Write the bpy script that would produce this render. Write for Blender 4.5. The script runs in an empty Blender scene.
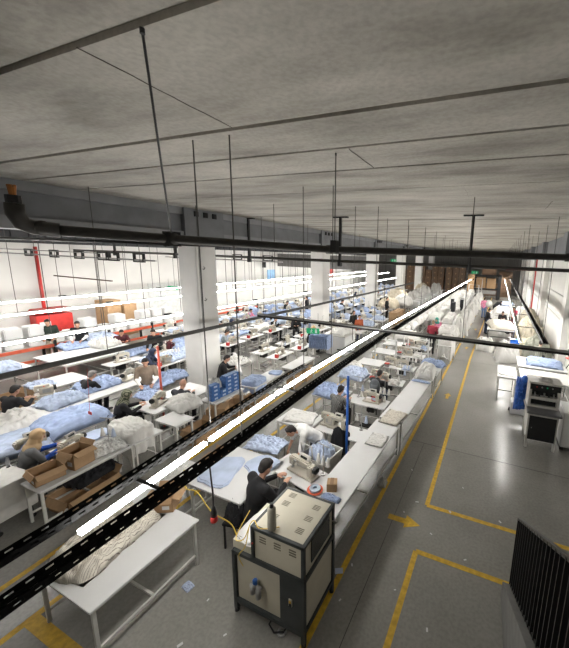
import bpy, bmesh, math, random
from mathutils import Vector, Matrix, noise
PI = math.pi
rnd = random.Random(7)
COL = bpy.context.scene.collection

# ------------------------------------------------------------------ camera calibration (three vanishing points of the hall)
PX, PY, F, H = 368.5, 314.8, 320.7, 4.8
_Y = Vector((500-PX, -(260-PY), -F)).normalized()
_X = -Vector((-450-PX, -(228-PY), -F)); _X = (_X - _Y*_X.dot(_Y)).normalized()
_Z = _X.cross(_Y)
def ray(px, py):
    c = Vector((px-PX, -(py-PY), -F)); return Vector((_X.dot(c), _Y.dot(c), _Z.dot(c)))
def at(px, py, z=0.0):
    r = ray(px, py); t = (z-H)/r.z; return Vector((r.x*t, r.y*t, z))

# ------------------------------------------------------------------ materials
MATS = {}
def mat(name, col, rough=.6, metal=0., var=.12, scale=6., bump=0., emit=None, estr=0., stripes=None, spec=.4):
    if name in MATS: return MATS[name]
    m = bpy.data.materials.new(name); m.use_nodes = True
    nt = m.node_tree; b = nt.nodes['Principled BSDF']
    b.inputs['Roughness'].default_value = rough; b.inputs['Metallic'].default_value = metal
    b.inputs['Specular IOR Level'].default_value = spec
    tc = nt.nodes.new('ShaderNodeTexCoord'); nz = nt.nodes.new('ShaderNodeTexNoise')
    nz.inputs['Scale'].default_value = scale; nz.inputs['Detail'].default_value = 4
    nt.links.new(tc.outputs['Object'], nz.inputs['Vector'])
    r = nt.nodes.new('ShaderNodeValToRGB')
    r.color_ramp.elements[0].position = .3; r.color_ramp.elements[1].position = .7
    r.color_ramp.elements[0].color = tuple(c*(1-var) for c in col)+(1,)
    r.color_ramp.elements[1].color = tuple(min(1, c*(1+var)) for c in col)+(1,)
    nt.links.new(nz.outputs['Fac'], r.inputs['Fac'])
    out = r.outputs['Color']
    if stripes:
        w = nt.nodes.new('ShaderNodeTexWave'); w.inputs['Scale'].default_value = stripes[0]
        w.inputs['Distortion'].default_value = stripes[2] if len(stripes) > 2 else 1.
        nt.links.new(tc.outputs['Object'], w.inputs['Vector'])
        r2 = nt.nodes.new('ShaderNodeValToRGB'); r2.color_ramp.interpolation = 'CONSTANT'
        r2.color_ramp.elements[1].position = stripes[3] if len(stripes) > 3 else .85
        r2.color_ramp.elements[0].color = (0, 0, 0, 1); r2.color_ramp.elements[1].color = (1, 1, 1, 1)
        nt.links.new(w.outputs['Fac'], r2.inputs['Fac'])
        mx = nt.nodes.new('ShaderNodeMix'); mx.data_type = 'RGBA'
        nt.links.new(r2.outputs['Color'], mx.inputs[0]); nt.links.new(out, mx.inputs[6])
        mx.inputs[7].default_value = tuple(stripes[1])+(1,)
        out = mx.outputs[2]
    nt.links.new(out, b.inputs['Base Color'])
    if bump:
        bp = nt.nodes.new('ShaderNodeBump'); bp.inputs['Strength'].default_value = bump; bp.inputs['Distance'].default_value = .02
        nt.links.new(nz.outputs['Fac'], bp.inputs['Height']); nt.links.new(bp.outputs['Normal'], b.inputs['Normal'])
    if emit:
        b.inputs['Emission Color'].default_value = tuple(emit)+(1,); b.inputs['Emission Strength'].default_value = estr
    MATS[name] = m; return m

def concrete(name, c0, c1, c2, rough, stretch, bump, spots=None, rvar=.1):
    m = bpy.data.materials.new(name); m.use_nodes = True; nt = m.node_tree; b = nt.nodes['Principled BSDF']
    tc = nt.nodes.new('ShaderNodeTexCoord'); mp = nt.nodes.new('ShaderNodeMapping'); mp.inputs['Scale'].default_value = stretch
    nt.links.new(tc.outputs['Object'], mp.inputs['Vector'])
    a = nt.nodes.new('ShaderNodeTexNoise'); a.inputs['Scale'].default_value = 1.1; a.inputs['Detail'].default_value = 8; a.inputs['Roughness'].default_value = .62
    d = nt.nodes.new('ShaderNodeTexNoise'); d.inputs['Scale'].default_value = 22; d.inputs['Detail'].default_value = 6
    nt.links.new(mp.outputs['Vector'], a.inputs['Vector']); nt.links.new(tc.outputs['Object'], d.inputs['Vector'])
    r = nt.nodes.new('ShaderNodeValToRGB'); e = r.color_ramp.elements
    e[0].position = .3; e[0].color = tuple(c0)+(1,); e[1].position = .72; e[1].color = tuple(c2)+(1,)
    k = e.new(.5); k.color = tuple(c1)+(1,)
    nt.links.new(a.outputs['Fac'], r.inputs['Fac'])
    mx = nt.nodes.new('ShaderNodeMix'); mx.data_type = 'RGBA'; mx.blend_type = 'MULTIPLY'; mx.inputs[0].default_value = .5
    r2 = nt.nodes.new('ShaderNodeValToRGB'); r2.color_ramp.elements[0].position = .35; r2.color_ramp.elements[0].color = (.72, .72, .72, 1)
    r2.color_ramp.elements[1].position = .6; r2.color_ramp.elements[1].color = (1, 1, 1, 1)
    nt.links.new(d.outputs['Fac'], r2.inputs['Fac'])
    nt.links.new(r.outputs['Color'], mx.inputs[6]); nt.links.new(r2.outputs['Color'], mx.inputs[7])
    nt.links.new(mx.outputs[2], b.inputs['Base Color'])
    mr = nt.nodes.new('ShaderNodeMapRange'); mr.inputs[3].default_value = rough-rvar; mr.inputs[4].default_value = rough+rvar
    nt.links.new(a.outputs['Fac'], mr.inputs[0]); nt.links.new(mr.outputs[0], b.inputs['Roughness'])
    bp = nt.nodes.new('ShaderNodeBump'); bp.inputs['Strength'].default_value = bump; bp.inputs['Distance'].default_value = .01
    nt.links.new(d.outputs['Fac'], bp.inputs['Height']); nt.links.new(bp.outputs['Normal'], b.inputs['Normal'])
    MATS[name] = m; return m

M_floor = concrete('polished_concrete_floor', (.205, .198, .180), (.265, .257, .236), (.31, .30, .278), .235, (.35, .35, .35), .02, rvar=.05)
M_ceil = concrete('precast_concrete', (.20, .186, .158), (.40, .378, .335), (.56, .535, .482), .85, (.38, 1.25, 1), .3)
M_wall = mat('white_wall_paint', (.60, .592, .57), .7, var=.04, scale=1.2)
M_col = mat('white_column_paint', (.70, .69, .665), .65, var=.05, scale=2, bump=.05)
M_beam = mat('dark_grey_steel_paint', (.17, .175, .185), .6, var=.15, scale=2)
M_beam2 = mat('lighter_grey_beam_paint', (.24, .245, .255), .6, var=.12, scale=2)
M_back = mat('grey_sheet_cladding', (.16, .155, .15), .6, var=.1, scale=2)
M_dark = mat('dark_metal', (.022, .022, .022), .5, metal=.3, var=.2)
M_black = mat('black_paint', (.012, .012, .013), .45, var=.2)
M_dgr = mat('mid_grey_metal', (.09, .09, .085), .6, var=.2)
M_tray = mat('matt_black_tray', (.014, .014, .014), .9, var=.2, spec=.05)
M_pipe = mat('dark_pipe', (.045, .042, .038), .45, metal=.3, var=.2, scale=9)
M_rod = mat('hanging_rod_steel', (.08, .078, .072), .5, metal=.4, var=.1)
M_white = mat('white_laminate', (.60, .60, .595), .5, var=.025, scale=3)
M_wmet = mat('white_painted_steel', (.50, .49, .46), .5, var=.1, scale=8)
M_gmet = mat('grey_steel', (.35, .35, .34), .4, metal=.4, var=.1)
M_cream = mat('cream_enamel', (.46, .43, .36), .35, var=.05, scale=5)
M_cream2 = mat('beige_machine_panel', (.50, .465, .37), .5, var=.06, scale=4)
M_grmach = mat('dark_green_grey_frame', (.035, .04, .04), .5, var=.2)
M_yel = mat('yellow_floor_paint', (.58, .36, .03), .55, var=.22, scale=14)
M_card = mat('brown_cardboard', (.36, .23, .125), .8, var=.1, scale=7)
M_card2 = mat('dark_cardboard_inside', (.25, .155, .085), .85, var=.1, scale=7)
M_cardb = mat('deep_brown_cardboard', (.17, .105, .065), .8, var=.12, scale=5)
M_blue = mat('light_blue_cloth', (.31, .385, .56), .9, var=.16, scale=5, bump=.3)
M_bluep = mat('pale_blue_cloth', (.41, .475, .61), .9, var=.14, scale=4, bump=.3)
M_wcl = mat('white_cloth', (.60, .59, .565), .9, var=.05, scale=5, bump=.35)
M_cre = mat('cream_striped_cloth', (.62, .58, .50), .9, var=.08, scale=5, bump=.3, stripes=(7., (.27, .24, .21), 2., .9))
M_beige = mat('beige_cloth', (.55, .49, .38), .9, var=.16, scale=4, bump=.35)
M_khaki = mat('khaki_cloth', (.30, .27, .21), .9, var=.2, scale=4, bump=.4)
M_olive = mat('olive_striped_cloth', (.20, .21, .17), .9, var=.2, scale=4, stripes=(4., (.33, .33, .28), 1., .6))
M_bbox = mat('blue_box_print', (.035, .11, .30), .45, var=.15, scale=8)
M_bbag = mat('blue_plastic', (.02, .10, .42), .3, var=.3, scale=5, bump=.5)
M_bdark = mat('blue_tape', (.03, .13, .45), .4, var=.2)
M_red = mat('red_paint', (.50, .035, .03), .45, var=.12)
M_oran = mat('orange_plastic', (.75, .14, .06), .4, var=.1)
M_rail = mat('red_orange_rack_rail', (.55, .10, .05), .5, var=.15)
M_green = mat('exit_sign_green', (.02, .30, .13), .5, var=.05, emit=(.02, .5, .2), estr=.15)
M_wht2 = mat('sign_white', (.8, .85, .8), .5, var=.02)
M_lamp = mat('lit_tube', (1, 1, 1), .4, var=0, emit=(1.0, .975, .93), estr=27)
M_ycab = mat('yellow_cable', (.60, .42, .06), .5, var=.1)
M_skin = mat('skin', (.48, .27, .185), .55, var=.08, scale=9)
M_hair = mat('black_hair', (.015, .012, .011), .7, var=.3, scale=30, bump=.4)
M_ghair = mat('grey_hair', (.20, .19, .18), .7, var=.3, scale=30, bump=.4)
M_glass = mat('dark_window_glass', (.03, .032, .03), .12, var=.1)
M_plas = mat('clear_plastic_film', (.55, .55, .53), .25, var=.25, scale=8, bump=.6)
def cloth(name, c, var=.15, **k): return mat(name, c, .9, var=var, scale=6, bump=.3, **k)
C_black = cloth('black_fabric', (.013, .013, .015)); C_navy = cloth('navy_fabric', (.03, .04, .075)); C_grey = cloth('grey_fabric', (.16, .165, .17))
C_dgrn = cloth('dark_green_knit', (.025, .04, .03)); C_wtee = cloth('white_tee', (.68, .67, .66)); C_maroon = cloth('maroon_vest', (.22, .02, .035))
C_bei = cloth('beige_headscarf', (.50, .35, .20)); C_pat = cloth('patterned_headscarf', (.20, .20, .14), stripes=(9., (.04, .05, .03), 6., .45))
C_jean = cloth('blue_denim', (.09, .15, .29)); C_pink = cloth('pink_fabric', (.70, .25, .38)); C_royal = cloth('royal_blue_sleeve', (.02, .08, .42))
C_camo = cloth('grey_patterned_fabric', (.22, .22, .21), stripes=(11., (.04, .04, .04), 8., .5)); C_oran = cloth('rust_fabric', (.42, .11, .05))
C_plaid = cloth('dark_red_check', (.16, .03, .04), stripes=(8., (.02, .02, .02), 1., .6)); C_taupe = cloth('taupe_knit', (.26, .20, .15)); C_teal = cloth('teal_scarf', (.05, .28, .22))
C_lgr = cloth('light_grey_shirt', (.26, .29, .31)); C_khk = cloth('khaki_trousers', (.36, .30, .22))

# ------------------------------------------------------------------ mesh builder
class MB:
    def __init__(s): s.v = []; s.f = []; s.mi = []
    def quadset(s, vs, fs, mi=0):
        o = len(s.v); s.v += [tuple(v) for v in vs]
        for f in fs: s.f.append(tuple(i+o for i in f)); s.mi.append(mi)
    def box(s, c, d, rz=0., mi=0, rot=None):
        x, y, z = (k/2 for k in d); M = rot if rot else Matrix.Rotation(rz, 3, 'Z'); c = Vector(c)
        vs = [c + M @ Vector((a*x, b*y, e*z)) for e in (-1, 1) for b in (-1, 1) for a in (-1, 1)]
        s.quadset(vs, [(0, 2, 3, 1), (4, 5, 7, 6), (0, 1, 5, 4), (2, 6, 7, 3), (1, 3, 7, 5), (0, 4, 6, 2)], mi); return s
    def b2(s, a, b, mi=0):
        return s.box([(p+q)/2 for p, q in zip(a, b)], [abs(q-p) for p, q in zip(a, b)], 0, mi)
    def cyl(s, p, q, r0, r1=None, n=10, mi=0, caps=True):
        r1 = r0 if r1 is None else r1; p, q = Vector(p), Vector(q); d = (q-p).normalized()
        u = d.orthogonal().normalized(); w = d.cross(u); vs = []
        for (c, r) in ((p, r0), (q, r1)):
            for i in range(n): a = 2*PI*i/n; vs.append(c+u*r*math.cos(a)+w*r*math.sin(a))
        fs = [(i, (i+1) % n, n+(i+1) % n, n+i) for i in range(n)]
        if caps: fs += [tuple(range(n-1, -1, -1)), tuple(range(n, 2*n))]
        s.quadset(vs, fs, mi); return s
    def bar(s, p, q, w, h, mi=0):      # rectangular bar between two points
        p, q = Vector(p), Vector(q); d = q-p; L = d.length; d.normalize()
        up = Vector((0, 0, 1)) if abs(d.z) < .95 else Vector((0, 1, 0))
        sd = d.cross(up).normalized(); u2 = sd.cross(d)
        M = Matrix((sd, d, u2)).transposed()
        return s.box((p+q)/2, (w, L, h), mi=mi, rot=M)
    def tube(s, pts, r, n=8, mi=0, sm=0):
        pts = [Vector(p) for p in pts]; vs = []; fs = []
        if sm:
            q = [pts[0]]+pts+[pts[-1]]; pts = [.5*((2*b_)+(c_-a_)*t_+(2*a_-5*b_+4*c_-d_)*t_*t_+(3*b_-a_-3*c_+d_)*t_**3) for a_, b_, c_, d_ in zip(q, q[1:], q[2:], q[3:]) for t_ in [k/sm for k in range(sm)]]+[pts[-1]]
        pu = None
        for i, p in enumerate(pts):
            d = (pts[min(i+1, len(pts)-1)]-pts[max(i-1, 0)]).normalized()
            u = d.orthogonal().normalized() if pu is None else (pu-d*pu.dot(d)).normalized(); pu = u; w = d.cross(u)
            for k in range(n): a = 2*PI*k/n; vs.append(p+u*r*math.cos(a)+w*r*math.sin(a))
        for i in range(len(pts)-1):
            for k in range(n): fs.append((i*n+k, i*n+(k+1) % n, (i+1)*n+(k+1) % n, (i+1)*n+k))
        fs += [tuple(range(n-1, -1, -1)), tuple(range((len(pts)-1)*n, len(pts)*n))]
        s.quadset(vs, fs, mi); return s
    def lathe(s, c, prof, n=16, mi=0, M=None):   # prof: (r,z)
        c = Vector(c); vs = []; fs = []
        for r, z in prof:
            for k in range(n):
                v = Vector((r*math.cos(2*PI*k/n), r*math.sin(2*PI*k/n), z)); vs.append(c+(M @ v if M else v))
        for i in range(len(prof)-1):
            for k in range(n): fs.append((i*n+k, i*n+(k+1) % n, (i+1)*n+(k+1) % n, (i+1)*n+k))
        fs += [tuple(range(n-1, -1, -1)), tuple(range((len(prof)-1)*n, len(prof)*n))]
        s.quadset(vs, fs, mi); return s
    def ell(s, c, r, M=None, n=12, m=8, mi=0):
        c = Vector(c); vs = []; fs = []
        for j in range(m+1):
            t = PI*(j+.001)/(m+.002)
            for k in range(n):
                v = Vector((r[0]*math.sin(t)*math.cos(2*PI*k/n), r[1]*math.sin(t)*math.sin(2*PI*k/n), -r[2]*math.cos(t)))
                vs.append(c+(M @ v if M else v))
        for i in range(m):
            for k in range(n): fs.append((i*n+k, i*n+(k+1) % n, (i+1)*n+(k+1) % n, (i+1)*n+k))
        fs += [tuple(range(n-1, -1, -1)), tuple(range(m*n, (m+1)*n))]
        s.quadset(vs, fs, mi); return s
    def cap(s, p, q, r0, r1, mi=0):
        s.cyl(p, q, r0, r1, 12, mi); s.ell(p, (r0,)*3, n=12, m=8, mi=mi); s.ell(q, (r1,)*3, n=12, m=8, mi=mi); return s
    def mesh(s, name, mats, smooth=False, bevel=0.):
        me = bpy.data.meshes.new(name); me.from_pydata([tuple(v) for v in s.v], [], s.f)
        for m in (mats if isinstance(mats, (list, tuple)) else [mats]): me.materials.append(m)
        me.polygons.foreach_set('material_index', s.mi)
        if bevel:
            bm = bmesh.new(); bm.from_mesh(me)
            es = [e for e in bm.edges if len(e.link_faces) == 2 and e.calc_face_angle() > .6]
            bmesh.ops.bevel(bm, geom=es, offset=bevel, segments=2, affect='EDGES', clamp_overlap=True); bm.to_mesh(me); bm.free()
        if smooth: me.polygons.foreach_set('use_smooth', [True]*len(me.polygons))
        me.update(); return me
    def build(s, name, mats, parent=None, smooth=False, bevel=0.):
        return link(name, s.mesh(name, mats, smooth, bevel), parent)
def link(name, me, parent=None):
    o = bpy.data.objects.new(name, me); COL.objects.link(o)
    if parent: o.parent = parent
    return o
def thing(name, label, cat, loc=(0, 0, 0), rz=0., group=None):
    o = bpy.data.objects.new(name, None); COL.objects.link(o); o.empty_display_size = .1
    o.location = loc; o.rotation_euler = (0, 0, rz); tag(o, label, cat, group); return o
def tag(o, label, cat, group=None, kind=None):
    o['label'] = label; o['category'] = cat
    if group: o['group'] = group
    if kind: o['kind'] = kind
    return o
def struct(o): o['kind'] = 'structure'; return o
KIDS = {}
def dup(root, loc, rz=0., label=None, group=None, sc=None):
    def cp(o, par):
        c = o.copy(); COL.objects.link(c)
        if par: c.parent = par
        for k in [x for x in ALLCH(o)]: cp(k, c)
        return c
    r = cp(root, None); r.location = loc; r.rotation_euler = (0, 0, rz)
    if sc: r.scale = sc
    if label: r['label'] = label
    if group: r['group'] = group
    elif 'group' in r: del r['group']
    return r
def ALLCH(o):
    if o.name not in KIDS: KIDS[o.name] = list(o.children)
    return KIDS[o.name]

# ------------------------------------------------------------------ the setting
WL, WR, YB, ZC = -20.5, 3.1, 52., 6.05
struct(MB().b2((WL-.3, -2.5, -.2), (WR+.3, YB+.3, 0)).build('floor', M_floor))
b = MB(); js = [-2.5, -.98, .22, 1.42, 2.84, 3.72, 4.64, 6.07, 7.27]
while js[-1] < YB: js.append(js[-1]+rnd.choice((1.2, 1.2, 1.2, 1.45, .95)))
for i in range(len(js)-1):
    g = .042 if i in (3, 4) else .014
    b.b2((WL-.3, js[i]+g, ZC+rnd.choice((0, .004, .008))), (WR+.3, js[i+1]-g, ZC+.25))
b.b2((WL-.3, -2.5, ZC+.05), (WR+.3, YB+.3, ZC+.4))
ceil = struct(b.build('ceiling', M_ceil))
cr = MB()
for (p, q) in (((-2.65, 1.45), (-2.70, 2.80)), ((-1.82, 3.75), (-1.83, 4.62)), ((-.72, 6.09), (-.72, 7.24)), ((-4.4, 4.7), (-4.42, 6.0)), ((.9, 8), (.9, 9.1))):
    pts = [Vector((p[0]+(q[0]-p[0])*t/8+rnd.uniform(-.008, .008), p[1]+(q[1]-p[1])*t/8, ZC+.003)) for t in range(9)]
    for a, c in zip(pts, pts[1:]): cr.bar(a, c, .007, .006)
struct(cr.build('trim_1', mat('dark_crack', (.07, .06, .05), .9)))
b = MB().b2((WL-.3, -2.5, 0), (WL, YB, 4.85)); struct(b.build('wall_left', M_wall))
b = MB().b2((WL-.3, -2.5, 4.85), (WL+.25, YB, ZC))
for i in range(90): b.b2((WL+.25, -2+i*.6, 4.9), (WL+.33, -1.75+i*.6, ZC))
struct(b.build('trim_2', mat('near_black_steel', (.035, .036, .04), .6)))
b = MB().b2((WR, -2.5, 0), (WR+.3, YB, ZC)); struct(b.build('wall_right', M_wall))
b = MB().b2((WL-.3, YB, 0), (WR+.3, YB+.3, ZC))
for i in range(70): b.b2((WL+i*.34, YB-.05, .1), (WL+.17+i*.34, YB, ZC))
struct(b.build('wall_back', M_back))
b = MB()
for y in (-.2, 8, 16.2, 24.4, 32.6, 40.8, 49): b.b2((WR-.3, y-.35, 0), (WR, y+.35, 4.9))
struct(b.build('trim_3', M_col))
b = MB().b2((WR-.32, -2.5, 4.95), (WR, YB, ZC))
for y in (-.2, 8, 16.2, 24.4, 32.6, 40.8, 49): b.b2((WR-.6, y-.45, 4.9), (WR, y+.45, ZC))
struct(b.build('trim_4', M_beam))
b = MB().b2((WR-.04, -2, 1.95), (WR, YB, 2.0)).b2((WR-.04, -2, 3.1), (WR, YB, 3.14)); struct(b.build('trim_5', mat('grey_joint', (.45, .44, .42))))
# left main beam with lower flange and joint blocks over the columns
b = MB().b2((-9.85, -2.5, 5.3), (-9.15, YB, ZC), mi=0).b2((-9.95, -2.5, 5.1), (-9.05, YB, 5.35), mi=1).b2((-9.95, -2.5, 5.85), (-9.05, YB, ZC), mi=1)
CY = (-.2, 8, 16.2, 24.4, 32.6, 40.8, 49)
for y in CY:
    b.b2((-10.0, y-.75, 5.1), (-8.98, y+.75, ZC), mi=0)
    for k in (-.35, 0, .35): b.box((-8.96, y+k, 5.9), (.05, .14, .16), mi=2)
struct(b.build('beam_over_columns', [M_beam, M_beam2, M_dark])); bpy.data.objects['beam_over_columns'].name = 'trim_6'
for y in CY[1:]:
    c = MB().box((0, 0, 2.55), (.8, .8, 5.1)).build('column', M_col, bevel=.02); c.location = (-9.5, y+(.05 if y == 8 else 0), .0)
    tag(c, {8: 'nearest and widest white square column beside the left aisle', 16.2: 'second white column along the left aisle, behind the green exit sign', 24.4: 'third white column along the left aisle',
            32.6: 'fourth white column along the left aisle', 40.8: 'fifth white column, just before the brown carton wall', 49: 'last white column against the back wall'}[y], 'column')
    if y == 8:
        for z in (4.15, 3.1):
            k = MB().tube([(.0, 0, .0), (.03, 0, .03), (.03, 0, .09), (0, 0, .11)], .008).tube([(0, -.05, .03), (.03, -.03, .03), (.03, .05, .07)], .008).build('wire_hook', M_dark, c); k.location = (.40, -.12, z)
# dark ribbed duct across the hall, behind the second column
# floor joints
b = MB().b2((WL, 7.72, 0), (WR, 7.735, .0015)).b2((WL, 15.4, 0), (WR, 15.415, .0015)).b2((-1.38, -2, 0), (-1.37, 7.7, .0012)).b2((WL, 23.2, 0), (WR, 23.22, .0015))
struct(b.build('trim_7', mat('floor_joint', (.06, .058, .055), .7)))
b = MB().b2((-18, -2.45, 0), (WR, -2.5, ZC)); struct(b.build('wall_near', M_wall))

def stripe(pts, w, label, group=None):
    b = MB()
    for (p, q) in zip(pts, pts[1:]): b.bar((p[0], p[1], .002), (q[0], q[1], .002), w, .003)
    return tag(b.build('floor_line', M_yel), label, 'floor marking', group)
stripe([(-1.79, 1.0), (-1.79, 4.3), (-1.68, 15), (-1.5, 30), (-1.4, 44)], .085, 'long yellow line beside the sewing tables, left edge of the main aisle')
stripe([(3.05, 5.67), (-.86, 5.62), (-.88, 15.7), (-.62, 30), (-.5, 44)], .085, 'yellow line on the right of the main aisle, turning a corner towards the railing')
stripe([(3.05, 4.60), (-.82, 4.55), (-.86, 1.0)], .085, 'yellow corner line nearest the camera beside the stair railing')
stripe([(-5.2, .2), (-5.2, 4), (-5.16, 11.3), (-5.3, 33)], .09, 'yellow line on the right edge of the left aisle')
stripe([(-6.05, 1.2), (-6.5, 9.5), (-6.95, 21), (-7.2, 32)], .09, 'yellow line on the left edge of the left aisle')
stripe([(-5.16, 1.55), (-4.1, 1.55)], .16, 'short wide yellow strip under the nearest white table')
def arrow(x, y, rz, s, label, group=None):
    b = MB(); z = .002
    vs = [(-.3, -.06, z), (.02, -.06, z), (.02, -.15, z), (.3, 0, z), (.02, .15, z), (.02, .06, z), (-.3, .06, z)]
    vs = [(p[0]*s, p[1]*s, p[2]) for p in vs]
    n = 7; b.quadset(vs+[(p[0], p[1], .004) for p in vs], [tuple(range(n-1, -1, -1)), tuple(range(n, 2*n))]+[(i, (i+1) % n, n+(i+1) % n, n+i) for i in range(n)])
    o = tag(b.build('floor_arrow', M_yel), label, 'floor marking', group); o.location = (x, y, 0); o.rotation_euler.z = rz
arrow(-1.17, 5.07, 0.02, 1., 'large yellow floor arrow pointing right near the camera')
arrow(-1.25, 11.0, PI/2, .85, 'yellow floor arrow in the main aisle, second from the camera')
arrow(-1.22, 17.8, PI/2, .8, 'yellow floor arrow in the main aisle, third from the camera')
arrow(-1.1, 23.0, PI/2, .8, 'yellow floor arrow in the main aisle, farthest from the camera')

# ------------------------------------------------------------------ ceiling pipes, rods, trays, lamps
def dp(px, py, d):
    c = Vector(((px-PX)/F*d, -(py-PY)/F*d, -d)); return Vector((_X.dot(c), _Y.dot(c), _Z.dot(c)))+Vector((0, 0, H))
t = thing('drain_pipe', 'thick dark pipe crossing the hall below the ceiling with an elbow at its left end', 'pipe')
P = [dp(14, 203, 2.6), dp(15, 213, 2.62), dp(22, 223, 2.68), dp(34, 227.5, 2.75), dp(60, 230.5, 2.85)]
Q = [dp(60, 230.5, 2.85), dp(172, 239, 3.4), dp(330, 249.5, 4.4), dp(470, 254, 4.6), dp(569, 257.5, 4.7), dp(700, 262, 4.9)]
MB().tube(P, .062, 14).build('elbow', M_pipe, t, True)
MB().tube(Q, .048, 14).build('pipe_run', M_pipe, t, True)
for q in (dp(40, 228, 2.78), Q[1], Q[2], Q[4]): MB().tube([q-Vector((.05, 0, 0)), q+Vector((.05, 0, 0))], .062, 14).build('coupling', M_pipe, t, True)
e = P[0]; MB().cyl(e, (e.x, e.y, e.z+.06), .05, .05).build('cup', M_black, t)
MB().cyl((e.x, e.y, e.z+.06), (e.x, e.y, e.z+.14), .022, .03).cyl((e.x-.05, e.y, e.z+.13), (e.x+.05, e.y, e.z+.13), .009).build('brass_valve', mat('brass', (.35, .14, .04), .4, metal=.6), t)
def hang(a, bz, r, label, group=None, name='hanging_rod', m=M_rod, off=(0, 0), plate=True):
    t = MB().cyl((a[0], a[1], ZC-.01), (a[0]+off[0], a[1]+off[1], bz), r, n=6)
    if plate: t.cyl((a[0], a[1], ZC-.03), (a[0], a[1], ZC), r*1.8, n=8)
    return tag(t.build(name, m), label, 'hanging rod', group)
a = at(142, 28, ZC)
hang(a, Q[1].z+.02, .008, 'long slanting black rod in front, holding the thick pipe from the ceiling', off=(Q[1].x-a.x, Q[1].y-a.y), m=M_black)
b = MB().box(Q[1], (.09, .14, .15)).build('pipe_clamp', M_dark, t)
a = at(336, 153, ZC); hang(a, 4.95, .007, 'dark rod with a round ceiling plate holding the thick pipe near its middle')
MB().box((a.x, a.y, 4.9), (.08, .1, .16)).build('pipe_clamp', M_dark, t)
# transverse conduit with T brackets
t = thing('conduit', 'thin dark conduit crossing the whole hall behind the thick pipe', 'pipe', (0, 10, 4.58))
MB().cyl((WL, 0, 0), (WR, 0, 0), .05, n=10).build('conduit_run', M_pipe, t, True)
for x in (-17.2, -13.1, -9.03, -5.1, -.82):
    MB().b2((x-.04, -.04, .05), (x+.04, .04, ZC-4.6)).b2((x-.28, -.05, ZC-4.62), (x+.28, .05, ZC-4.58)).b2((x-.06, -.06, -.18), (x+.06, .06, .05)).build('ceiling_bracket', M_black, t)
t = thing('conduit', 'thin black conduit high on the left, in front of the big beam', 'pipe', (0, 4.7, 4.92))
MB().cyl((-14, -.6, .02), (-5.3, .4, -.02), .035, n=8).build('conduit_run', M_black, t, True)
t = thing('box_truss', 'grey rail with small rectangular frames running below the beam to the nearest column', 'rail', (0, 7.1, 4.38))
b = MB().b2((-20.3, -.03, 0), (-10.2, .03, .05)).b2((-20.3, -.03, .17), (-13, .03, .21)); b.build('rail', M_gmet, t)
for x in (-17.7, -11.0, -12.3, -12.9, -14.3, -15.9): MB().b2((x-.25, -.04, -.05), (x+.25, .04, -.01)).b2((x-.25, -.04, .2), (x+.25, .04, .24)).b2((x-.25, -.04, -.05), (x-.21, .04, .24)).b2((x+.21, -.04, -.05), (x+.25, .04, .24)).build('frame', M_dark, t)
t = thing('box_truss', 'dark rail with small frames and a grey duct between the first two columns', 'rail', (0, 13.5, 4.3))
MB().b2((-18.5, -.03, 0), (-10.1, .03, .06)).build('rail', M_gmet, t)
for x in (-11, -13, -15): MB().b2((x-.3, -.04, .06), (x+.3, .04, .1)).b2((x-.3, -.04, .3), (x+.3, .04, .34)).b2((x-.3, -.04, .06), (x-.26, .04, .34)).b2((x+.26, -.04, .06), (x+.3, .04, .34)).build('frame', M_dark, t)
b = MB().b2((-20, 26, 3.5), (-10.2, 26.6, 4.7))
for i in range(24): b.b2((-20+i*.41, 25.95, 3.5), (-19.8+i*.41, 26, 4.7))
tag(b.build('ventilation_duct', M_back), 'dark ribbed duct hanging across behind the second column', 'duct')

def pathx(P, y):
    if y <= P[0][0]: return P[0][1]+(y-P[0][0])*(P[1][1]-P[0][1])/(P[1][0]-P[0][0])*.3
    for (ya, xa), (yb, xb) in zip(P, P[1:]):
        if y <= yb: return xa+(xb-xa)*(y-ya)/(yb-ya)
    return P[-1][1]
def follow(o, P):
    for v in o.data.vertices: v.co.x += pathx(P, v.co.y)
    o.data.update(); return o
def tray(P, y0, y1, z, label, slots_to=0., w=.16, m=M_tray, cables=True, sh=.07):
    t = thing('cable_tray', label, 'cable tray', (0, 0, z))
    b = MB(); y = max(y0, slots_to)
    while y < y1:
        e = min(y1, y+1.6); b.b2((-w/2, y, 0), (w/2, e, .012)).b2((-w/2, y, 0), (-w/2+.008, e, sh)).b2((w/2-.008, y, 0), (w/2, e, sh)); y = e
    if slots_to:
        y = y0
        while y < slots_to:
            e = min(slots_to, y+.5)
            for fa, fb in ((-.5, -.3), (-.15, .15), (.3, .5)): b.b2((fa*w, y, 0), (fb*w, e, .006))
            for sx in (-w/2, w/2-.006):
                for za, zb in ((0, .026), (.044, .07)): b.b2((sx, y, za), (sx+.006, e, zb))
            y = e
        for i in range(int((slots_to-y0)/.11)):
            y = y0+i*.11; b.b2((-w/2, y, 0), (w/2, y+.06, .006))
            for sx in (-w/2, w/2-.006): b.b2((sx, y, 0), (sx+.006, y+.06, .07))
    follow(b.build('channel', m, t), P)
    if cables:
        for k in range(3):
            c = MB().tube([(-w/4+k*w/4+rnd.uniform(-.01, .01), y0+j*(y1-y0)/24, .03+rnd.uniform(-.006, .01)) for j in range(25)], .009, 6)
            follow(c.build('cable', M_tray, t, True), P)
    return t
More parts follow.
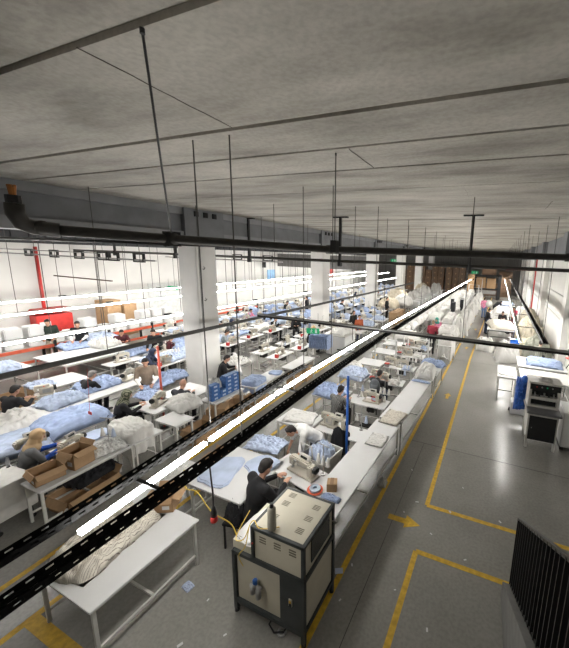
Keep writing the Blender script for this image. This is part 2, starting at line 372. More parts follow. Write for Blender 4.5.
def lamps(P, y0, y1, z, label, seg=1.5, w=.07, rail=True):
    t = thing('light_line', label, 'light line', (0, 0, z)); n = int((y1-y0)/seg); me = None; jm = None
    for i in range(n):
        y = y0+i*seg
        if me is None: o = MB().b2((-w/2, 0, -.025), (w/2, seg-.075, .015)).build('lamp_tube', M_lamp, t); me = o.data
        else: o = link('lamp_tube', me, t)
        xa, xb = pathx(P, y), pathx(P, y+seg); o.location = (xa, y, 0); o.rotation_euler.z = -math.atan2(xb-xa, seg)
    if rail:
        b = MB(); y = y0
        while y < y1: b.b2((-w/2-.005, y, .03), (w/2-.02, min(y1, y+1.5), .07)); y += 1.5
        follow(b.build('mounting_rail', M_gmet, t), P)
        for i in range(0, n, 3):
            if jm is None: o = MB().box((0, 0, .09), (.12, .22, .05)).build('junction_box', M_dark, t); jm = o.data
            else: o = link('junction_box', jm, t)
            o.location = (pathx(P, y0+i*seg+.75), y0+i*seg+.75, 0)
    return t
PL = [(1.3, -3.13), (2.9, -3.29), (5.1, -3.46), (10.4, -3.50), (39, -3.0), (46, -2.9)]
PR = [(.7, -2.83), (2.8, -2.86), (4.5, -2.95), (8.8, -3.02), (39, -2.72), (46, -2.65)]
PD = [(2.6, -8.24), (6.5, -8.20), (19.4, -7.66), (30, -7.4)]
tray([(y, x-.15) for y, x in PL], .2, 5.6, 2.42, 'left slotted black cable tray right beside the nearest light line', 5.6, w=.10, cables=False)
lamps(PL, 1.3, 45.5, 2.37, 'brightest and nearest light line running the length of the hall', rail=False, w=.05)
o = MB()
for i in range(27): o.b2((-.055, 5.6+i*1.48, .035), (.0, 5.6+(i+1)*1.48, .06))
follow(o.build('mounting_rail', M_dgr, bpy.data.objects['light_line']), PL)
tray(PR, -.4, 45, 2.40, 'thick slotted black cable tray to the right of the nearest light line', 9., w=.13)
for i in range(17):
    y = 1.9+i*2.6; o = MB().b2((-.18, -.02, -.035), (pathx(PR, y)-pathx(PL, y), .02, -.01)).build('tray_tie', M_dark, bpy.data.objects['cable_tray']); o.location = (pathx(PL, y), y, 0)
tray(PD, 1.5, 30, 2.42, 'dark cable tray passing in front of the nearest column', 0, w=.09, m=M_dgr, cables=False, sh=.03)
t = lamps(PD, 1.6, 30, 2.395, 'light line hidden inside the dark housing in front of the nearest column', rail=False, w=.05)
b = MB(); y = 1.55
while y < 30: b.b2((-.045, y, -.035), (-.035, y+1.5, .03)).b2((.035, y, -.035), (.045, y+1.5, .03)); y += 1.5
follow(b.build('housing', M_dgr, t), PD)
lamps([(0, -10.9), (50, -10.9)], 2.6, 40, 2.40, 'light line passing just behind the nearest column, lowest of three on the left', w=.075)
lamps([(0, -14.9), (50, -14.9)], 3.0, 45, 2.45, 'middle one of the three light lines along the left wall', w=.075)
lamps([(0, -18.3), (50, -18.3)], 3.0, 45, 2.45, 'light line closest to the left wall', w=.075)
lamps([(0, .80), (50, .80)], 10.4, 48, 2.42, 'light line over the packing tables along the right wall', rail=False, w=.05)
t = lamps([(0, 1.44), (50, 1.44)], 10.8, 46, 2.43, 'light line under the right dark tray by the right wall', rail=False, w=.05)
MB().b2((1.39, 10.8, -.03), (1.405, 46, .025)).b2((1.475, 10.8, -.03), (1.49, 46, .025)).build('housing', M_dgr, t)
tray([(0, .80), (50, .80)], 10.2, 48, 2.45, 'pale grey rail above the light line over the packing tables', 0, w=.075, m=M_wmet, cables=False, sh=.02)
tray([(0, 1.44), (50, 1.44)], 10.2, 46, 2.46, 'right dark cable tray over the clutter by the right wall', 0, w=.14, m=M_dark)
t = thing('cable_tray', 'thin dark crossbars tying the two right hand trays together', 'cable tray', (0, 0, 2.44))
for i in range(12): MB().b2((.84, 12.6+i*3, 0), (1.38, 12.64+i*3, .02)).build('crossbar', M_dark, t)
# transverse tray near the middle
t = thing('cable_tray', 'dark crosswise tray hanging over the aisles in front of the red vested worker', 'cable tray', (0, 7.15, 3.0))
b = MB().b2((-6.2, -.05, 0), (3.0, .05, .05)); b.build('channel', M_dark, t)
MB().b2((-6.2, -.06, .05), (3.0, -.05, .075)).b2((-6.2, .05, .05), (3.0, .06, .075)).build('side_rail', M_gmet, t)
t = thing('cable_tray', 'thin brown rail rising crosswise near the left wall, by the red fire pipe', 'cable tray', (0, 8.6, 3.35))
MB().b2((-19.5, -.03, 0), (-15.2, .03, .05)).build('channel', mat('brown_steel', (.10, .06, .045)), t)
# rods
sets = [((-3.53,), [2.93+2.6*i for i in range(16)], 2.45, 'thin steel rod holding the tray beside the nearest light line', 'rods over the nearest light line'),
        ((-2.86,), [2.93+2.6*i for i in range(16)], 2.45, 'thin steel rod holding the thick slotted tray', 'rods over the thick slotted tray'),
        ((-8.2,), [4.4+2.7*i for i in range(9)], 2.45, 'thin steel rod in front of the row of white columns', 'rods over the tray in front of the columns'),
        ((-10.9,), [3.2+1.25*i for i in range(26)], 2.45, 'thin steel rod holding the light line just behind the columns', 'rods behind the columns'),
        ((-14.9,), [3.4+1.15*i for i in range(28)], 2.5, 'thin steel rod against the white left wall, middle light line', 'rods over the middle left light line'),
        ((-18.3,), [3.5+1.3*i for i in range(24)], 2.5, 'thin steel rod close to the white left wall', 'rods nearest the left wall'),
        ((.86,), [12.8+2.5*i for i in range(12)], 2.5, 'thin steel rod over the right hand packing tables', 'rods over the right hand tables'),
        ((1.42,), [10.6+2.5*i for i in range(12)], 2.5, 'thin steel rod close to the white right wall', 'rods near the right wall'),
        ((-5.6, -.6), [7.15], 3.04, 'thin rod holding the crosswise tray over the aisle', 'rods over the crosswise tray')]
for xs, ys, z, lab, g in sets:
    for x in xs:
        for i, y in enumerate(ys):
            y += rnd.uniform(-.25, .25)*(i > 0); xx = pathx(PL, y)-.12 if x == -3.53 else pathx(PR, y) if x == -2.86 else pathx(PD, y) if x == -8.2 else x
            hang((xx, y), z, .0075 if x > -9 else .009, lab, g, plate=False)
# red fire pipes
tag(MB().cyl((WL+.3, 8.35, 4.7), (WL+.3, 8.35, 0), .07, n=10).build('fire_pipe', M_red, smooth=True), 'vertical red pipe on the white left wall', 'pipe')
tag(MB().cyl((2.55, 27, 5.3), (2.55, 27, 0), .055, n=10).cyl((2.55, 27, 4.1), (.5, 27, 4.1), .035, n=8).build('fire_pipe', M_red, smooth=True), 'vertical red pipe by the right wall', 'pipe')
# exit signs
def exitsign(p, w, label, rz=0):
    t = thing('exit_sign', label, 'exit sign', p, rz)
    MB().box((0, 0, 0), (w, .04, w*.42)).build('panel', M_green, t)
    b = MB(); s = w
    b.box((-.1*s, -.025, .13*s), (.06*s, .01, .06*s)).bar((-.1*s, -.025, .09*s), (-.13*s, -.025, -.03*s), .01, .05*s).bar((-.13*s, -.025, -.03*s), (-.04*s, -.025, -.15*s), .01, .03*s)
    b.bar((-.13*s, -.025, -.03*s), (-.22*s, -.025, -.13*s), .01, .03*s).bar((-.1*s, -.025, .07*s), (-.02*s, -.025, .01*s), .01, .025*s).bar((-.1*s, -.025, .07*s), (-.2*s, -.025, .02*s), .01, .025*s)
    b.box((.25*s, -.025, 0), (.16*s, .01, .3*s)); b.build('running_figure', M_wht2, t)
    MB().cyl((-w*.4, 0, w*.2), (-w*.4, 0, .6), .006, n=5).cyl((w*.4, 0, w*.2), (w*.4, 0, .6), .006, n=5).build('hanger', M_rod, t)
p = at(313, 331, 2.3); exitsign(p, .42, 'green exit sign hanging among the machines before the second column', .3)
exitsign((-3.0, 46, 3.0), .9, 'small green exit sign at the far end of the nearest light line')
exitsign((WL+.9, 14.6, 2.3), .6, 'green exit sign on the white door at the left wall', .5)
exitsign((-14.9, 47, 4.2), .9, 'small green exit sign at the far end behind the columns')

# ------------------------------------------------------------------ furniture kit
def table(cx, cy, w, d, label, rz=0., h=.78, name='work_table', group=None, m=M_white, lm=M_wmet, skirt=False):
    t = thing(name, label, 'table', (cx, cy, 0), rz, group)
    MB().box((0, 0, h-.014), (w, d, .028)).build('tabletop', m, t, bevel=.004)
    ix, iy = w/2-.05, d/2-.05; leg = None
    for sx in (-1, 1):
        for sy in (-1, 1):
            if leg is None: o = MB().box((0, 0, (h-.028)/2), (.038, .038, h-.028)).build('leg', lm, t); leg = o.data
            else: o = link('leg', leg, t)
            o.location = (sx*ix, sy*iy, 0)
    b = MB()
    for sx in (-1, 1): b.b2((sx*ix-.015, -iy, h-.075), (sx*ix+.015, iy, h-.03)).b2((sx*ix-.015, -iy, .16), (sx*ix+.015, iy, .19))
    for sy in (-1, 1): b.b2((-ix, sy*iy-.015, h-.075), (ix, sy*iy+.015, h-.03))
    b.b2((-ix, -.015 if w < d else iy-.015, .16), (ix, .015 if w < d else iy+.015, .19))
    b.build('frame', lm, t)
    return t
def sewing_machine_proto():
    t = thing('sewing_machine', 'x', 'sewing machine', (0, 0, 0))
    MB().box((0, 0, .02), (.50, .19, .04)).build('machine_bed', M_cream, t, bevel=.008)
    MB().box((.17, 0, .15), (.11, .13, .22)).box((-.03, 0, .245), (.36, .105, .10)).box((-.20, 0, .19), (.085, .11, .17)).build('machine_arm', M_cream, t, bevel=.018)
    MB().cyl((.225, 0, .2), (.275, 0, .2), .065, .06, 14).cyl((.275, 0, .2), (.29, 0, .2), .03, n=10).build('hand_wheel', M_dark, t, bevel=.004)
    MB().cyl((-.215, 0, .11), (-.215, 0, .04), .006, n=6).cyl((-.19, -.02, .11), (-.19, -.02, .05), .005, n=6).box((-.2, -.01, .046), (.035, .05, .008)).build('needle_bar', M_gmet, t)
    cp_ = MB().box((.02, .03, .335), (.20, .05, .075), rot=Matrix.Rotation(-.4, 3, 'X')).build('control_panel', M_wmet, t, bevel=.006)
    MB().box((.02, -.002, .337), (.12, .004, .04), rot=Matrix.Rotation(-.4, 3, 'X')).build('panel_screen', M_glass, cp_)
    MB().cyl((-.1, -.055, .25), (-.1, -.075, .25), .022, n=10).cyl((-.03, -.055, .27), (-.03, -.07, .27), .012, n=8).build('tension_dial', M_gmet, t)
    return t
SM = sewing_machine_proto()
def overlock_proto():
    t = thing('overlock_machine', 'x', 'sewing machine', (0, 0, 0))
    MB().box((0, 0, .02), (.4, .3, .04)).box((.04, 0, .13), (.28, .22, .19)).build('machine_body', M_cream, t, bevel=.015)
    MB().box((-.04, -.02, .26), (.3, .09, .07)).box((-.17, -.02, .19), (.06, .09, .1)).build('machine_head', M_cream, t, bevel=.012)
    MB().cyl((.18, 0, .16), (.24, 0, .16), .07, .065, 12).build('hand_wheel', M_dark, t)
    MB().box((.04, -.112, .14), (.16, .008, .1)).build('front_cover', M_gmet, t)
    for x in (-.08, .0, .08): MB().cyl((x, -.075, .26), (x, -.09, .26), .014, n=8).build('tension_dial', M_oran if x == 0 else M_gmet, t)
    return t
OM = overlock_proto()
def stand_proto(n):
    t = thing('thread_stand', 'x', 'thread stand', (0, 0, 0))
    MB().cyl((0, 0, 0), (0, 0, .62), .008, n=7).cyl((0, 0, 0), (0, 0, .015), .05, n=12).build('pole', M_gmet, t)
    b = MB().bar((-.14, 0, .60), (.14, 0, .60), .012, .012).bar((-.14, 0, .2), (.14, 0, .2), .014, .014); b.build('crossbar', M_gmet, t)
    for i in range(n):
        x = -.12+.24*i/max(1, n-1)
        MB().lathe((x, 0, .21), [(.045, 0), (.042, .02), (.018, .17), (.01, .175)], 12).build('thread_cone', rnd.choice((M_wcl, M_wcl, M_bluep)), t, True)
    return t
TS = [stand_proto(2), stand_proto(3)]
def sewtable(cx, cy, rz, label, group=None):
    t = thing('sewing_table', label, 'sewing table', (cx, cy, 0), rz, group)
    MB().box((0, 0, .765), (1.15, .56, .03)).build('tabletop', M_white, t, bevel=.006)
    for sx in (-1, 1):
        MB().b2((sx*.42-.02, -.24, .04), (sx*.42+.02, .24, .08)).b2((sx*.42-.02, -.03, .08), (sx*.42+.02, .03, .75)).b2((sx*.42-.02, -.22, .71), (sx*.42+.02, .22, .75)).b2((sx*.42-.025, -.24, 0), (sx*.42+.025, -.19, .04)).b2((sx*.42-.025, .19, 0), (sx*.42+.025, .24, .04)).build('leg', M_wmet, t)
    MB().b2((-.42, -.02, .3), (.42, .02, .34)).build('stretcher', M_wmet, t)
    MB().box((0, -.1, .1), (.3, .2, .02)).build('foot_pedal', M_dark, t)
    MB().box((.12, 0, .62), (.22, .24, .2)).build('motor', M_dark, t, bevel=.01)
    return t
ST = sewtable(0, 0, 0, 'x')
def chair(p, rz, label, group=None, m=M_black):
    t = thing('chair', label, 'chair', p, rz, group)
    MB().box((0, 0, .45), (.43, .42, .05)).build('seat', m, t, bevel=.015)
    MB().box((0, -.21, .72), (.42, .05, .34)).build('backrest', m, t, bevel=.02)
    for sx in (-1, 1):
        MB().tube([(sx*.2, .2, 0), (sx*.19, .18, .43)], .013).build('leg', M_black, t, True)
        MB().tube([(sx*.2, -.26, 0), (sx*.19, -.2, .43), (sx*.19, -.22, .75)], .013).build('leg', M_black, t, True)
    return t
CH = chair((0, 0, 0), 0, 'x')
def stool_proto():
    t = thing('stool', 'x', 'stool', (0, 0, 0))
    MB().box((0, 0, .46), (.34, .34, .04)).build('seat', M_dark, t, bevel=.01)
    for sx in (-1, 1):
        for sy in (-1, 1): MB().b2((sx*.14-.012, sy*.14-.012, 0), (sx*.14+.012, sy*.14+.012, .44)).build('leg', M_dark, t)
    return t

# cloth heaps -----------------------------------------------------------
HC = {}
def heap_mesh(kind, seed, m):
    key = (kind, seed, m.name)
    if key in HC: return HC[key]
    if (kind, seed) in HC:
        me = HC[(kind, seed)].copy(); me.materials.clear(); me.materials.append(m); HC[key] = me; return me
    N = 44; vs = []; fs = []
    so = seed*13.7
    for j in range(N+1):
        for i in range(N+1):
            x, y = -1+2*i/N, -1+2*j/N
            r = (abs(x)**5+abs(y)**5)**.2
            ang = math.atan2(y, x)
            q = 1+.10*noise.noise(Vector((math.cos(ang)*1.5+so, math.sin(ang)*1.5, so)))
            wx = x+.25*noise.noise(Vector((x*2, y*2, so))); wy = y+.25*noise.noise(Vector((x*2+9, y*2, so)))
            rid = 1-abs(noise.noise(Vector((wx*2.3, wy*4.2, so+3))))*2.2
            rid2 = 1-abs(noise.noise(Vector((wx*6, wy*3.4, so+8))))*2
            rid += .5*(1-abs(noise.noise(Vector((wx*9+4, wy*7, so+1))))*2.4); lump = .55+.55*noise.noise(Vector((x*1.4+so, y*1.4, 2)))
            if kind == 'heap':
                z = max(0, (1-max(0, r)**4))**.5*(.42*lump+.22+.36*max(0, rid)**1.4+.2*max(0, rid2))
                q *= 1+.07*noise.noise(Vector((math.cos(ang)*5+so, math.sin(ang)*5, so)))
                vs.append((x*q, y*q, max(0, z) if r < 1 else 0))
            elif kind == 'mound':
                q *= 1+.05*noise.noise(Vector((math.cos(ang)*4+so, math.sin(ang)*4, so)))
                z = max(0, (1-max(0, r)**3.5))**.55*(.62+.30*lump+.16*rid+.06*rid2)
                vs.append((x*q, y*q, max(0, z) if r < 1 else 0))
            elif kind == 'flat':
                z = max(0, 1-r**9)**.5*(.55+.25*lump+.3*rid+.12*rid2)
                vs.append((x*q, y*q, max(0, z)))
            else:  # drape: hangs over the rim
                e = max(0, (r-.80)/.2); s_ = 1 if r < .8 else .8/r+ .03*noise.noise(Vector((ang*3, so, 0)))
                z = (.5*lump+.35+.10*rid+.04*rid2)*(1-e*.5)
                if e > 0: z -= e*2.2*(.6+.6*abs(noise.noise(Vector((ang*1.3, so, 5)))))
                f = (1.+.035*math.sin(ang*11+so)*e)*(1.06 if e > 0 else 1)
                vs.append((x*s_*1.2*f, y*s_*1.2*f, z))
    n1 = N+1
    for j in range(N):
        for i in range(N): fs.append((j*n1+i, j*n1+i+1, (j+1)*n1+i+1, (j+1)*n1+i))
    me = bpy.data.meshes.new('cloth'); me.from_pydata(vs, [], fs)
    if kind != 'drape':
        bm = bmesh.new(); bm.from_mesh(me); be = [e for e in bm.edges if e.is_boundary]
        bmesh.ops.contextual_create(bm, geom=be); bm.to_mesh(me); bm.free()
    me.polygons.foreach_set('use_smooth', [True]*len(me.polygons)); me.materials.append(m)
    HC[key] = me; HC[(kind, seed)] = me; return me
hs = [0]
def heap(x, y, z, w, d, h, m, label, group=None, kind='heap', rz=None, name='cloth_pile', seed=None, cat='cloth pile'):
    if kind == 'heap' and h > .29: kind = 'mound'
    hs[0] += 1; s = seed if seed is not None else hs[0] % 9
    o = link(name, heap_mesh(kind, s, m)); o.location = (x, y, z+(.004 if kind != 'drape' else .01)); o.scale = (w/2, d/2, h)
    o.rotation_euler.z = rnd.uniform(-.2, .2) if rz is None else rz
    return tag(o, label, cat, group)
def pieces(x, y, z, w, d, n, m, label, rz=0., group=None):   # a low stack of cut cloth pieces with wavy outline
    me = MB(); K = 22
    for k in range(n):
        ox, oy, a0 = rnd.uniform(-.03, .03), rnd.uniform(-.03, .03), rnd.uniform(-.08, .08); sc = 1-.03*k; zz = k*.012
        ring = []
        for i in range(K):
            a = 2*PI*i/K+a0; r = (abs(math.cos(a))**4+abs(math.sin(a))**4)**-.25*(1-.1*math.sin(3*a+1)+.03*math.sin(7*a))
            ring.append((ox+w/2*r*math.cos(a)*sc, oy+d/2*r*math.sin(a)*sc))
        vs = [(p[0], p[1], zz) for p in ring]+[(p[0], p[1], zz+.011+.004*math.sin(i)) for i, p in enumerate(ring)]
        me.quadset(vs, [tuple(range(K-1, -1, -1)), tuple(range(K, 2*K))]+[(i, (i+1) % K, K+(i+1) % K, K+i) for i in range(K)])
    o = me.build('cut_pieces', m); o.location = (x, y, z+.002); o.rotation_euler.z = rz; return tag(o, label, 'cut cloth pieces', group)
def carton(x, y, z, w, d, h, label, rz=0., opened=True, group=None, m=M_card, tilt=0.):
    t = thing('cardboard_box', label, 'box', (x, y, z+.003), rz, group); t.rotation_euler.x = tilt
    if opened:
        k = .012; b = MB().b2((-w/2, -d/2, 0), (w/2, d/2, k)).b2((-w/2, -d/2, 0), (-w/2+k, d/2, h)).b2((w/2-k, -d/2, 0), (w/2, d/2, h)).b2((-w/2, -d/2, 0), (w/2, -d/2+k, h)).b2((-w/2, d/2-k, 0), (w/2, d/2, h))
        bb_ = b.build('box_body', m, t)
        f = min(w, d)*.42
        for sx in (-1, 1): MB().bar((sx*(w/2-.004), 0, h), (sx*(w/2+f*.8), 0, h-f*.35), d*.96, .008).build('flap', m, t)
        for sy in (-1, 1): MB().bar((0, sy*(d/2-.004), h), (0, sy*(d/2+f*.35), h+f*(.5 if sy > 0 else -.5)), w*.96, .008).build('flap', m, t)
        MB().box((w*.2, -d/2-.002, h*.35), (w*.3, .004, h*.25)).build('shipping_label', M_white, bb_)
    else:
        bb_ = MB().b2((-w/2, -d/2, 0), (w/2, d/2, h)).build('box_body', m, t, bevel=.004)
        MB().b2((-.03, -d/2-.001, h), (.03, d/2+.001, h+.002)).build('packing_tape', M_card2, bb_)
    return t

# ------------------------------------------------------------------ people
def remesh(mb, vox, smooth=4):
    me = mb.mesh('tmp', M_skin); o = bpy.data.objects.new('tmp', me); COL.objects.link(o)
    r = o.modifiers.new('r', 'REMESH'); r.mode = 'VOXEL'; r.voxel_size = vox
    s = o.modifiers.new('s', 'SMOOTH'); s.iterations = smooth; s.factor = .5
    dg = bpy.context.evaluated_depsgraph_get(); dg.update()
    out = bpy.data.meshes.new_from_object(o.evaluated_get(dg)); bpy.data.objects.remove(o); bpy.data.meshes.remove(me)
    out.materials.clear(); out.polygons.foreach_set('use_smooth', [True]*len(out.polygons)); return out
V = Vector
def mirror(v): return V((-v.x, v.y, v.z))
POSES = {
 'stand': dict(pel=V((0, 0, .95)), chest=V((0, .01, 1.27)), neck=V((0, 0, 1.46)), head=V((0, .03, 1.62)), hip=V((.09, 0, .92)), knee=V((.1, .03, .5)), ank=V((.1, -.01, .09)), sh=V((.19, 0, 1.40)), elb=V((.25, -.02, 1.12)), wri=V((.24, .10, .88))),
 'work': dict(pel=V((0, -.02, .95)), chest=V((0, .04, 1.27)), neck=V((0, .07, 1.44)), head=V((0, .14, 1.59)), hip=V((.09, -.02, .92)), knee=V((.1, .02, .5)), ank=V((.1, -.01, .09)), sh=V((.19, .05, 1.38)), elb=V((.25, .10, 1.10)), wri=V((.15, .36, 1.0))),
 'sit': dict(pel=V((0, 0, .56)), chest=V((0, .07, .88)), neck=V((0, .13, 1.06)), head=V((0, .22, 1.20)), hip=V((.09, .03, .55)), knee=V((.13, .44, .56)), ank=V((.13, .40, .10)), sh=V((.19, .10, 1.00)), elb=V((.25, .23, .80)), wri=V((.12, .46, .86))),
 'bend': dict(pel=V((0, -.05, .93)), chest=V((0, .22, 1.15)), neck=V((0, .38, 1.24)), head=V((0, .52, 1.24)), hip=V((.09, -.04, .90)), knee=V((.1, .03, .48)), ank=V((.12, -.03, .09)), sh=V((.19, .32, 1.19)), elb=V((.26, .40, .92)), wri=V((.24, .50, .70))),
}
PC = {}
def person_meshes(pose, near, hood):
    key = (pose, near, hood)
    if key in PC: return PC[key]
    p = POSES[pose]; vb = .0085 if near else .016; out = {}
    hd = (p['head']-p['neck']).normalized(); face = V((0, 1, 0)) if pose != 'bend' else V((0, .75, -.65)).normalized()
    if pose in ('sit', 'work'): face = V((0, .9, -.42)).normalized()
    up = (V((0, 0, 1))-face*face.z).normalized() if pose != 'bend' else V((0, .65, .75)).normalized()
    R3 = Matrix((V((1, 0, 0)), face, V((1, 0, 0)).cross(face))).transposed()
    hc = p['head']
    def hp(x, y, z): return hc+R3 @ V((x, y, z))
    tor = (p['chest']-p['pel']).normalized(); RT = Matrix((V((1, 0, 0)), V((0, 0, 1)).cross(V((1, 0, 0))) if False else tor.cross(V((1, 0, 0))), tor)).transposed()
    # body
    b = MB()
    b.ell(hc+R3 @ V((0, -.005, .02)), (.076, .095, .098), R3, 18, 14); b.ell(hp(0, .03, -.055), (.056, .062, .062), R3, 14, 10)
    b.ell(hp(0, .096, -.012), (.014, .02, .022), R3, 10, 8); b.ell(hp(0, .078, -.052), (.026, .016, .010), R3)
    for s in (-1, 1): b.ell(hp(s*.078, -.005, -.01), (.010, .02, .03), R3, 8, 6)
    b.cap(p['neck']-V((0, 0, .04)), hc-hd*.06, .052, .048)
    b.ell(p['chest'], (.155, .10, .17), RT, 16, 12); b.ell(p['pel'], (.145, .10, .12), RT, 16, 12); b.cap(p['pel'], p['chest'], .115, .12)
    for mirr in (0, 1):
        g = (lambda v: mirror(v)) if mirr else (lambda v: v); s = -1 if mirr else 1
        b.cap(g(p['sh']), g(p['elb']), .048, .038); b.cap(g(p['elb']), g(p['wri']), .036, .025); b.cap(p['chest']+V((0, 0, .08)), g(p['sh']), .07, .055)
        b.cap(g(p['hip']), g(p['knee']), .08, .055); b.cap(g(p['knee']), g(p['ank']), .052, .036)
        d = (g(p['wri'])-g(p['elb'])).normalized(); sd = V((s, 0, 0)); sd = (sd-d*sd.dot(d)).normalized(); nn = d.cross(sd)
        if nn.z > 0: nn = -nn
        w = g(p['wri']); RH = Matrix((sd, d, sd.cross(d))).transposed()
        b.ell(w+d*.05, (.040, .052, .018), RH, 12, 8)
        for k, L in enumerate((.066, .076, .070, .054)):
            r0 = w+d*.085+sd*(-.028+.019*k)*-1; m1 = r0+d*L*.5+nn*.008; m2 = m1+d*L*.35+nn*.03
            b.cap(r0, m1, .0105, .0095); b.cap(m1, m2, .0095, .008)
        th = w+d*.03-sd*.032; b.cap(th, th+d*.03-sd*.026+nn*.01, .013, .011); b.cap(th+d*.03-sd*.026+nn*.01, th+d*.058-sd*.026+nn*.022, .011, .009)
    out['body'] = remesh(b, vb, 2)
    # upper garment
    b = MB(); vc = .013 if near else .019
    b.ell(p['chest'], (.20, .135, .20), RT, 16, 12); b.ell(p['pel'], (.17, .13, .13), RT, 16, 12); b.cap(p['pel'], p['chest'], .14, .14)
    for mirr in (0, 1):
        g = (lambda v: mirror(v)) if mirr else (lambda v: v)
        b.cap(g(p['sh']), g(p['elb']), .072, .058); b.cap(p['chest']+V((0, 0, .08)), g(p['sh']), .092, .078)
    b.cap(p['neck']-(p['neck']-p['chest'])*.5, p['neck']-hd*.015, .085, .06)
    out['vest'] = remesh(b, vc, 3)
    b = MB()
    for mirr in (0, 1):
        g = (lambda v: mirror(v)) if mirr else (lambda v: v)
        b.cap(g(p['sh'])*.5+g(p['elb'])*.5, g(p['elb']), .060, .056); b.cap(g(p['elb']), g(p['wri'])*.93+g(p['elb'])*.07, .054, .040)
    out['sleeves'] = remesh(b, vc, 3)
    b = MB(); b.ell(p['pel'], (.165, .125, .12), RT, 16, 12)
    for mirr in (0, 1):
        g = (lambda v: mirror(v)) if mirr else (lambda v: v)
        b.cap(g(p['hip']), g(p['knee']), .098, .07); b.cap(g(p['knee']), g(p['ank'])+V((0, 0, .02)), .068, .055)
    out['trousers'] = remesh(b, vc, 3)
    b = MB()
    for s in (-1, 1):
        a = p['ank'] if s > 0 else mirror(p['ank']); b.ell(a+V((0, .06, -.045)), (.048, .135, .045), None, 12, 8); b.cap(a, a-V((0, 0, .03)), .045, .045)
    out['shoes'] = remesh(b, .014, 2)
    b = MB()
    if hood:
        b.ell(hp(0, -.03, .03), (.102, .105, .118), R3, 18, 14); b.cap(hp(0, -.03, -.06), p['neck'], .085, .10); b.ell(p['neck']+V((0, .0, -.04)), (.17, .13, .09), None, 16, 10)
        b.cap(hp(-.06, .03, .0), hp(-.04, .04, -.1), .03, .04); b.cap(hp(.06, .03, .0), hp(.04, .04, -.1), .03, .04); b.cap(hp(-.05, .045, .085), hp(.05, .045, .085), .03, .03)
        b.ell(p['neck']+V((0, -.10, -.10)), (.12, .05, .13), None)
    else:
        b.ell(hp(0, -.022, .035), (.084, .092, .095), R3, 18, 14); b.cap(hp(-.03, .035, .085), hp(.03, .035, .085), .036, .036); b.ell(hp(0, -.06, -.02), (.07, .05, .07), R3)
    out['hair'] = remesh(b, .01, 2)
    out['eyes'] = [hp(s*.03, .083, .008) for s in (-1, 1)]; out['face'] = R3
    PC[key] = out; return out
def cpm(me, m):
    n = me.copy(); n.materials.clear(); n.materials.append(m); return n
def person(px, py, hz, tpx, tpy, pose, label, top, legs, hair=M_hair, sleeve=None, hood=False, near=False, xy=None, yaw=None, short=False, seat=None, sc=1.):
    P_ = POSES[pose]; a = at(px, py, hz)
    if yaw is None: tg = at(tpx, tpy, .8); dr = V((tg.x-a.x, tg.y-a.y, 0)).normalized()
    else: dr = V((math.sin(yaw), math.cos(yaw), 0))
    rz = math.atan2(-dr.x, dr.y)
    base = V((a.x, a.y, 0))-dr*P_['head'].y*sc if xy is None else V((xy[0], xy[1], 0))
    t = thing('person', label, 'person', base, rz); t.scale = (sc,)*3
    ms = person_meshes(pose, near, hood)
    bd = link('body', cpm(ms['body'], M_skin), t)
    link('vest' if sleeve else 'jacket', cpm(ms['vest'], top), t)
    if not short: link('sleeves', cpm(ms['sleeves'], sleeve or top), t)
    link('trousers', cpm(ms['trousers'], legs), t); link('shoes', cpm(ms['shoes'], C_black), t)
    if hair: link('headscarf' if hood else 'hair', cpm(ms['hair'], hair), t)
    if near:
        for e in ms['eyes']: MB().ell(e, (.011, .007, .007), ms['face'], 8, 6).build('eye', M_black, bd, True)
    if pose == 'sit' and seat != 'none':
        off = V((math.sin(-rz)*-.02, 0, 0))
        if seat == 'chair': dup(CH, base-dr*.0, rz, 'black chair under the '+label.split(' in ')[0].split(' wearing ')[0][:60]+(' in '+label.split(' in ')[1] if ' in ' in label else ''))
        else: dup(SL, base, rz, 'dark stool under the '+label)
    return t
SL = stool_proto()
def short(l, n=16):
    w = l.split(); return ' '.join(w[:n])

# ------------------------------------------------------------------ right foreground: stair railing
t = thing('stair_railing', 'black barred stair railing at the lower right corner', 'railing')
p0 = at(511, 586, .25); rd = V((.04, -1, .70)); L = 2.7; rh = 1.09
b = MB().bar(p0+V((0, 0, rh)), p0+V((0, 0, rh))+rd*L, .05, .03); b.build('top_rail', mat('railing_grey', (.10, .10, .095), .4, metal=.3), t)
MB().bar(p0+V((0, 0, .03)), p0+V((0, 0, .03))+rd*L, .04, .03).build('bottom_rail', M_black, t)
bm_ = None
for i in range(22):
    q = rd*(.005+i*.122)
    if bm_ is None: o = MB().b2((-.03, -.010, .03), (.03, .010, rh)).build('baluster', M_black, t); bm_ = o.data
    else: o = link('baluster', bm_, t)
    o.location = p0+q
b = MB()
q0 = p0+V((-.02, .03, 0)); q1 = q0+rd*L
b.quadset([(q0.x-.09, q0.y, 0), (q0.x+.06, q0.y, 0), (q0.x+.06, q0.y, .24), (q0.x-.09, q0.y, .24), (q1.x-.09, q1.y, 0), (q1.x+.06, q1.y, 0), (q1.x+.06, q1.y, q1.z-.01), (q1.x-.09, q1.y, q1.z-.01)],
          [(0, 1, 2, 3), (5, 4, 7, 6), (0, 3, 7, 4), (1, 5, 6, 2), (3, 2, 6, 7), (0, 4, 5, 1)])
struct(b.build('trim_8', mat('stair_stringer_concrete', (.15, .148, .14), .8, bump=.2)))
b = MB()
for i in range(9): b.b2((q0.x+.07, q0.y-.25*(i+1), 0), (3.05, q0.y-.25*i, .175*(i+1)))
struct(b.build('trim_9', mat('stair_steps', (.2, .2, .19), .7)))

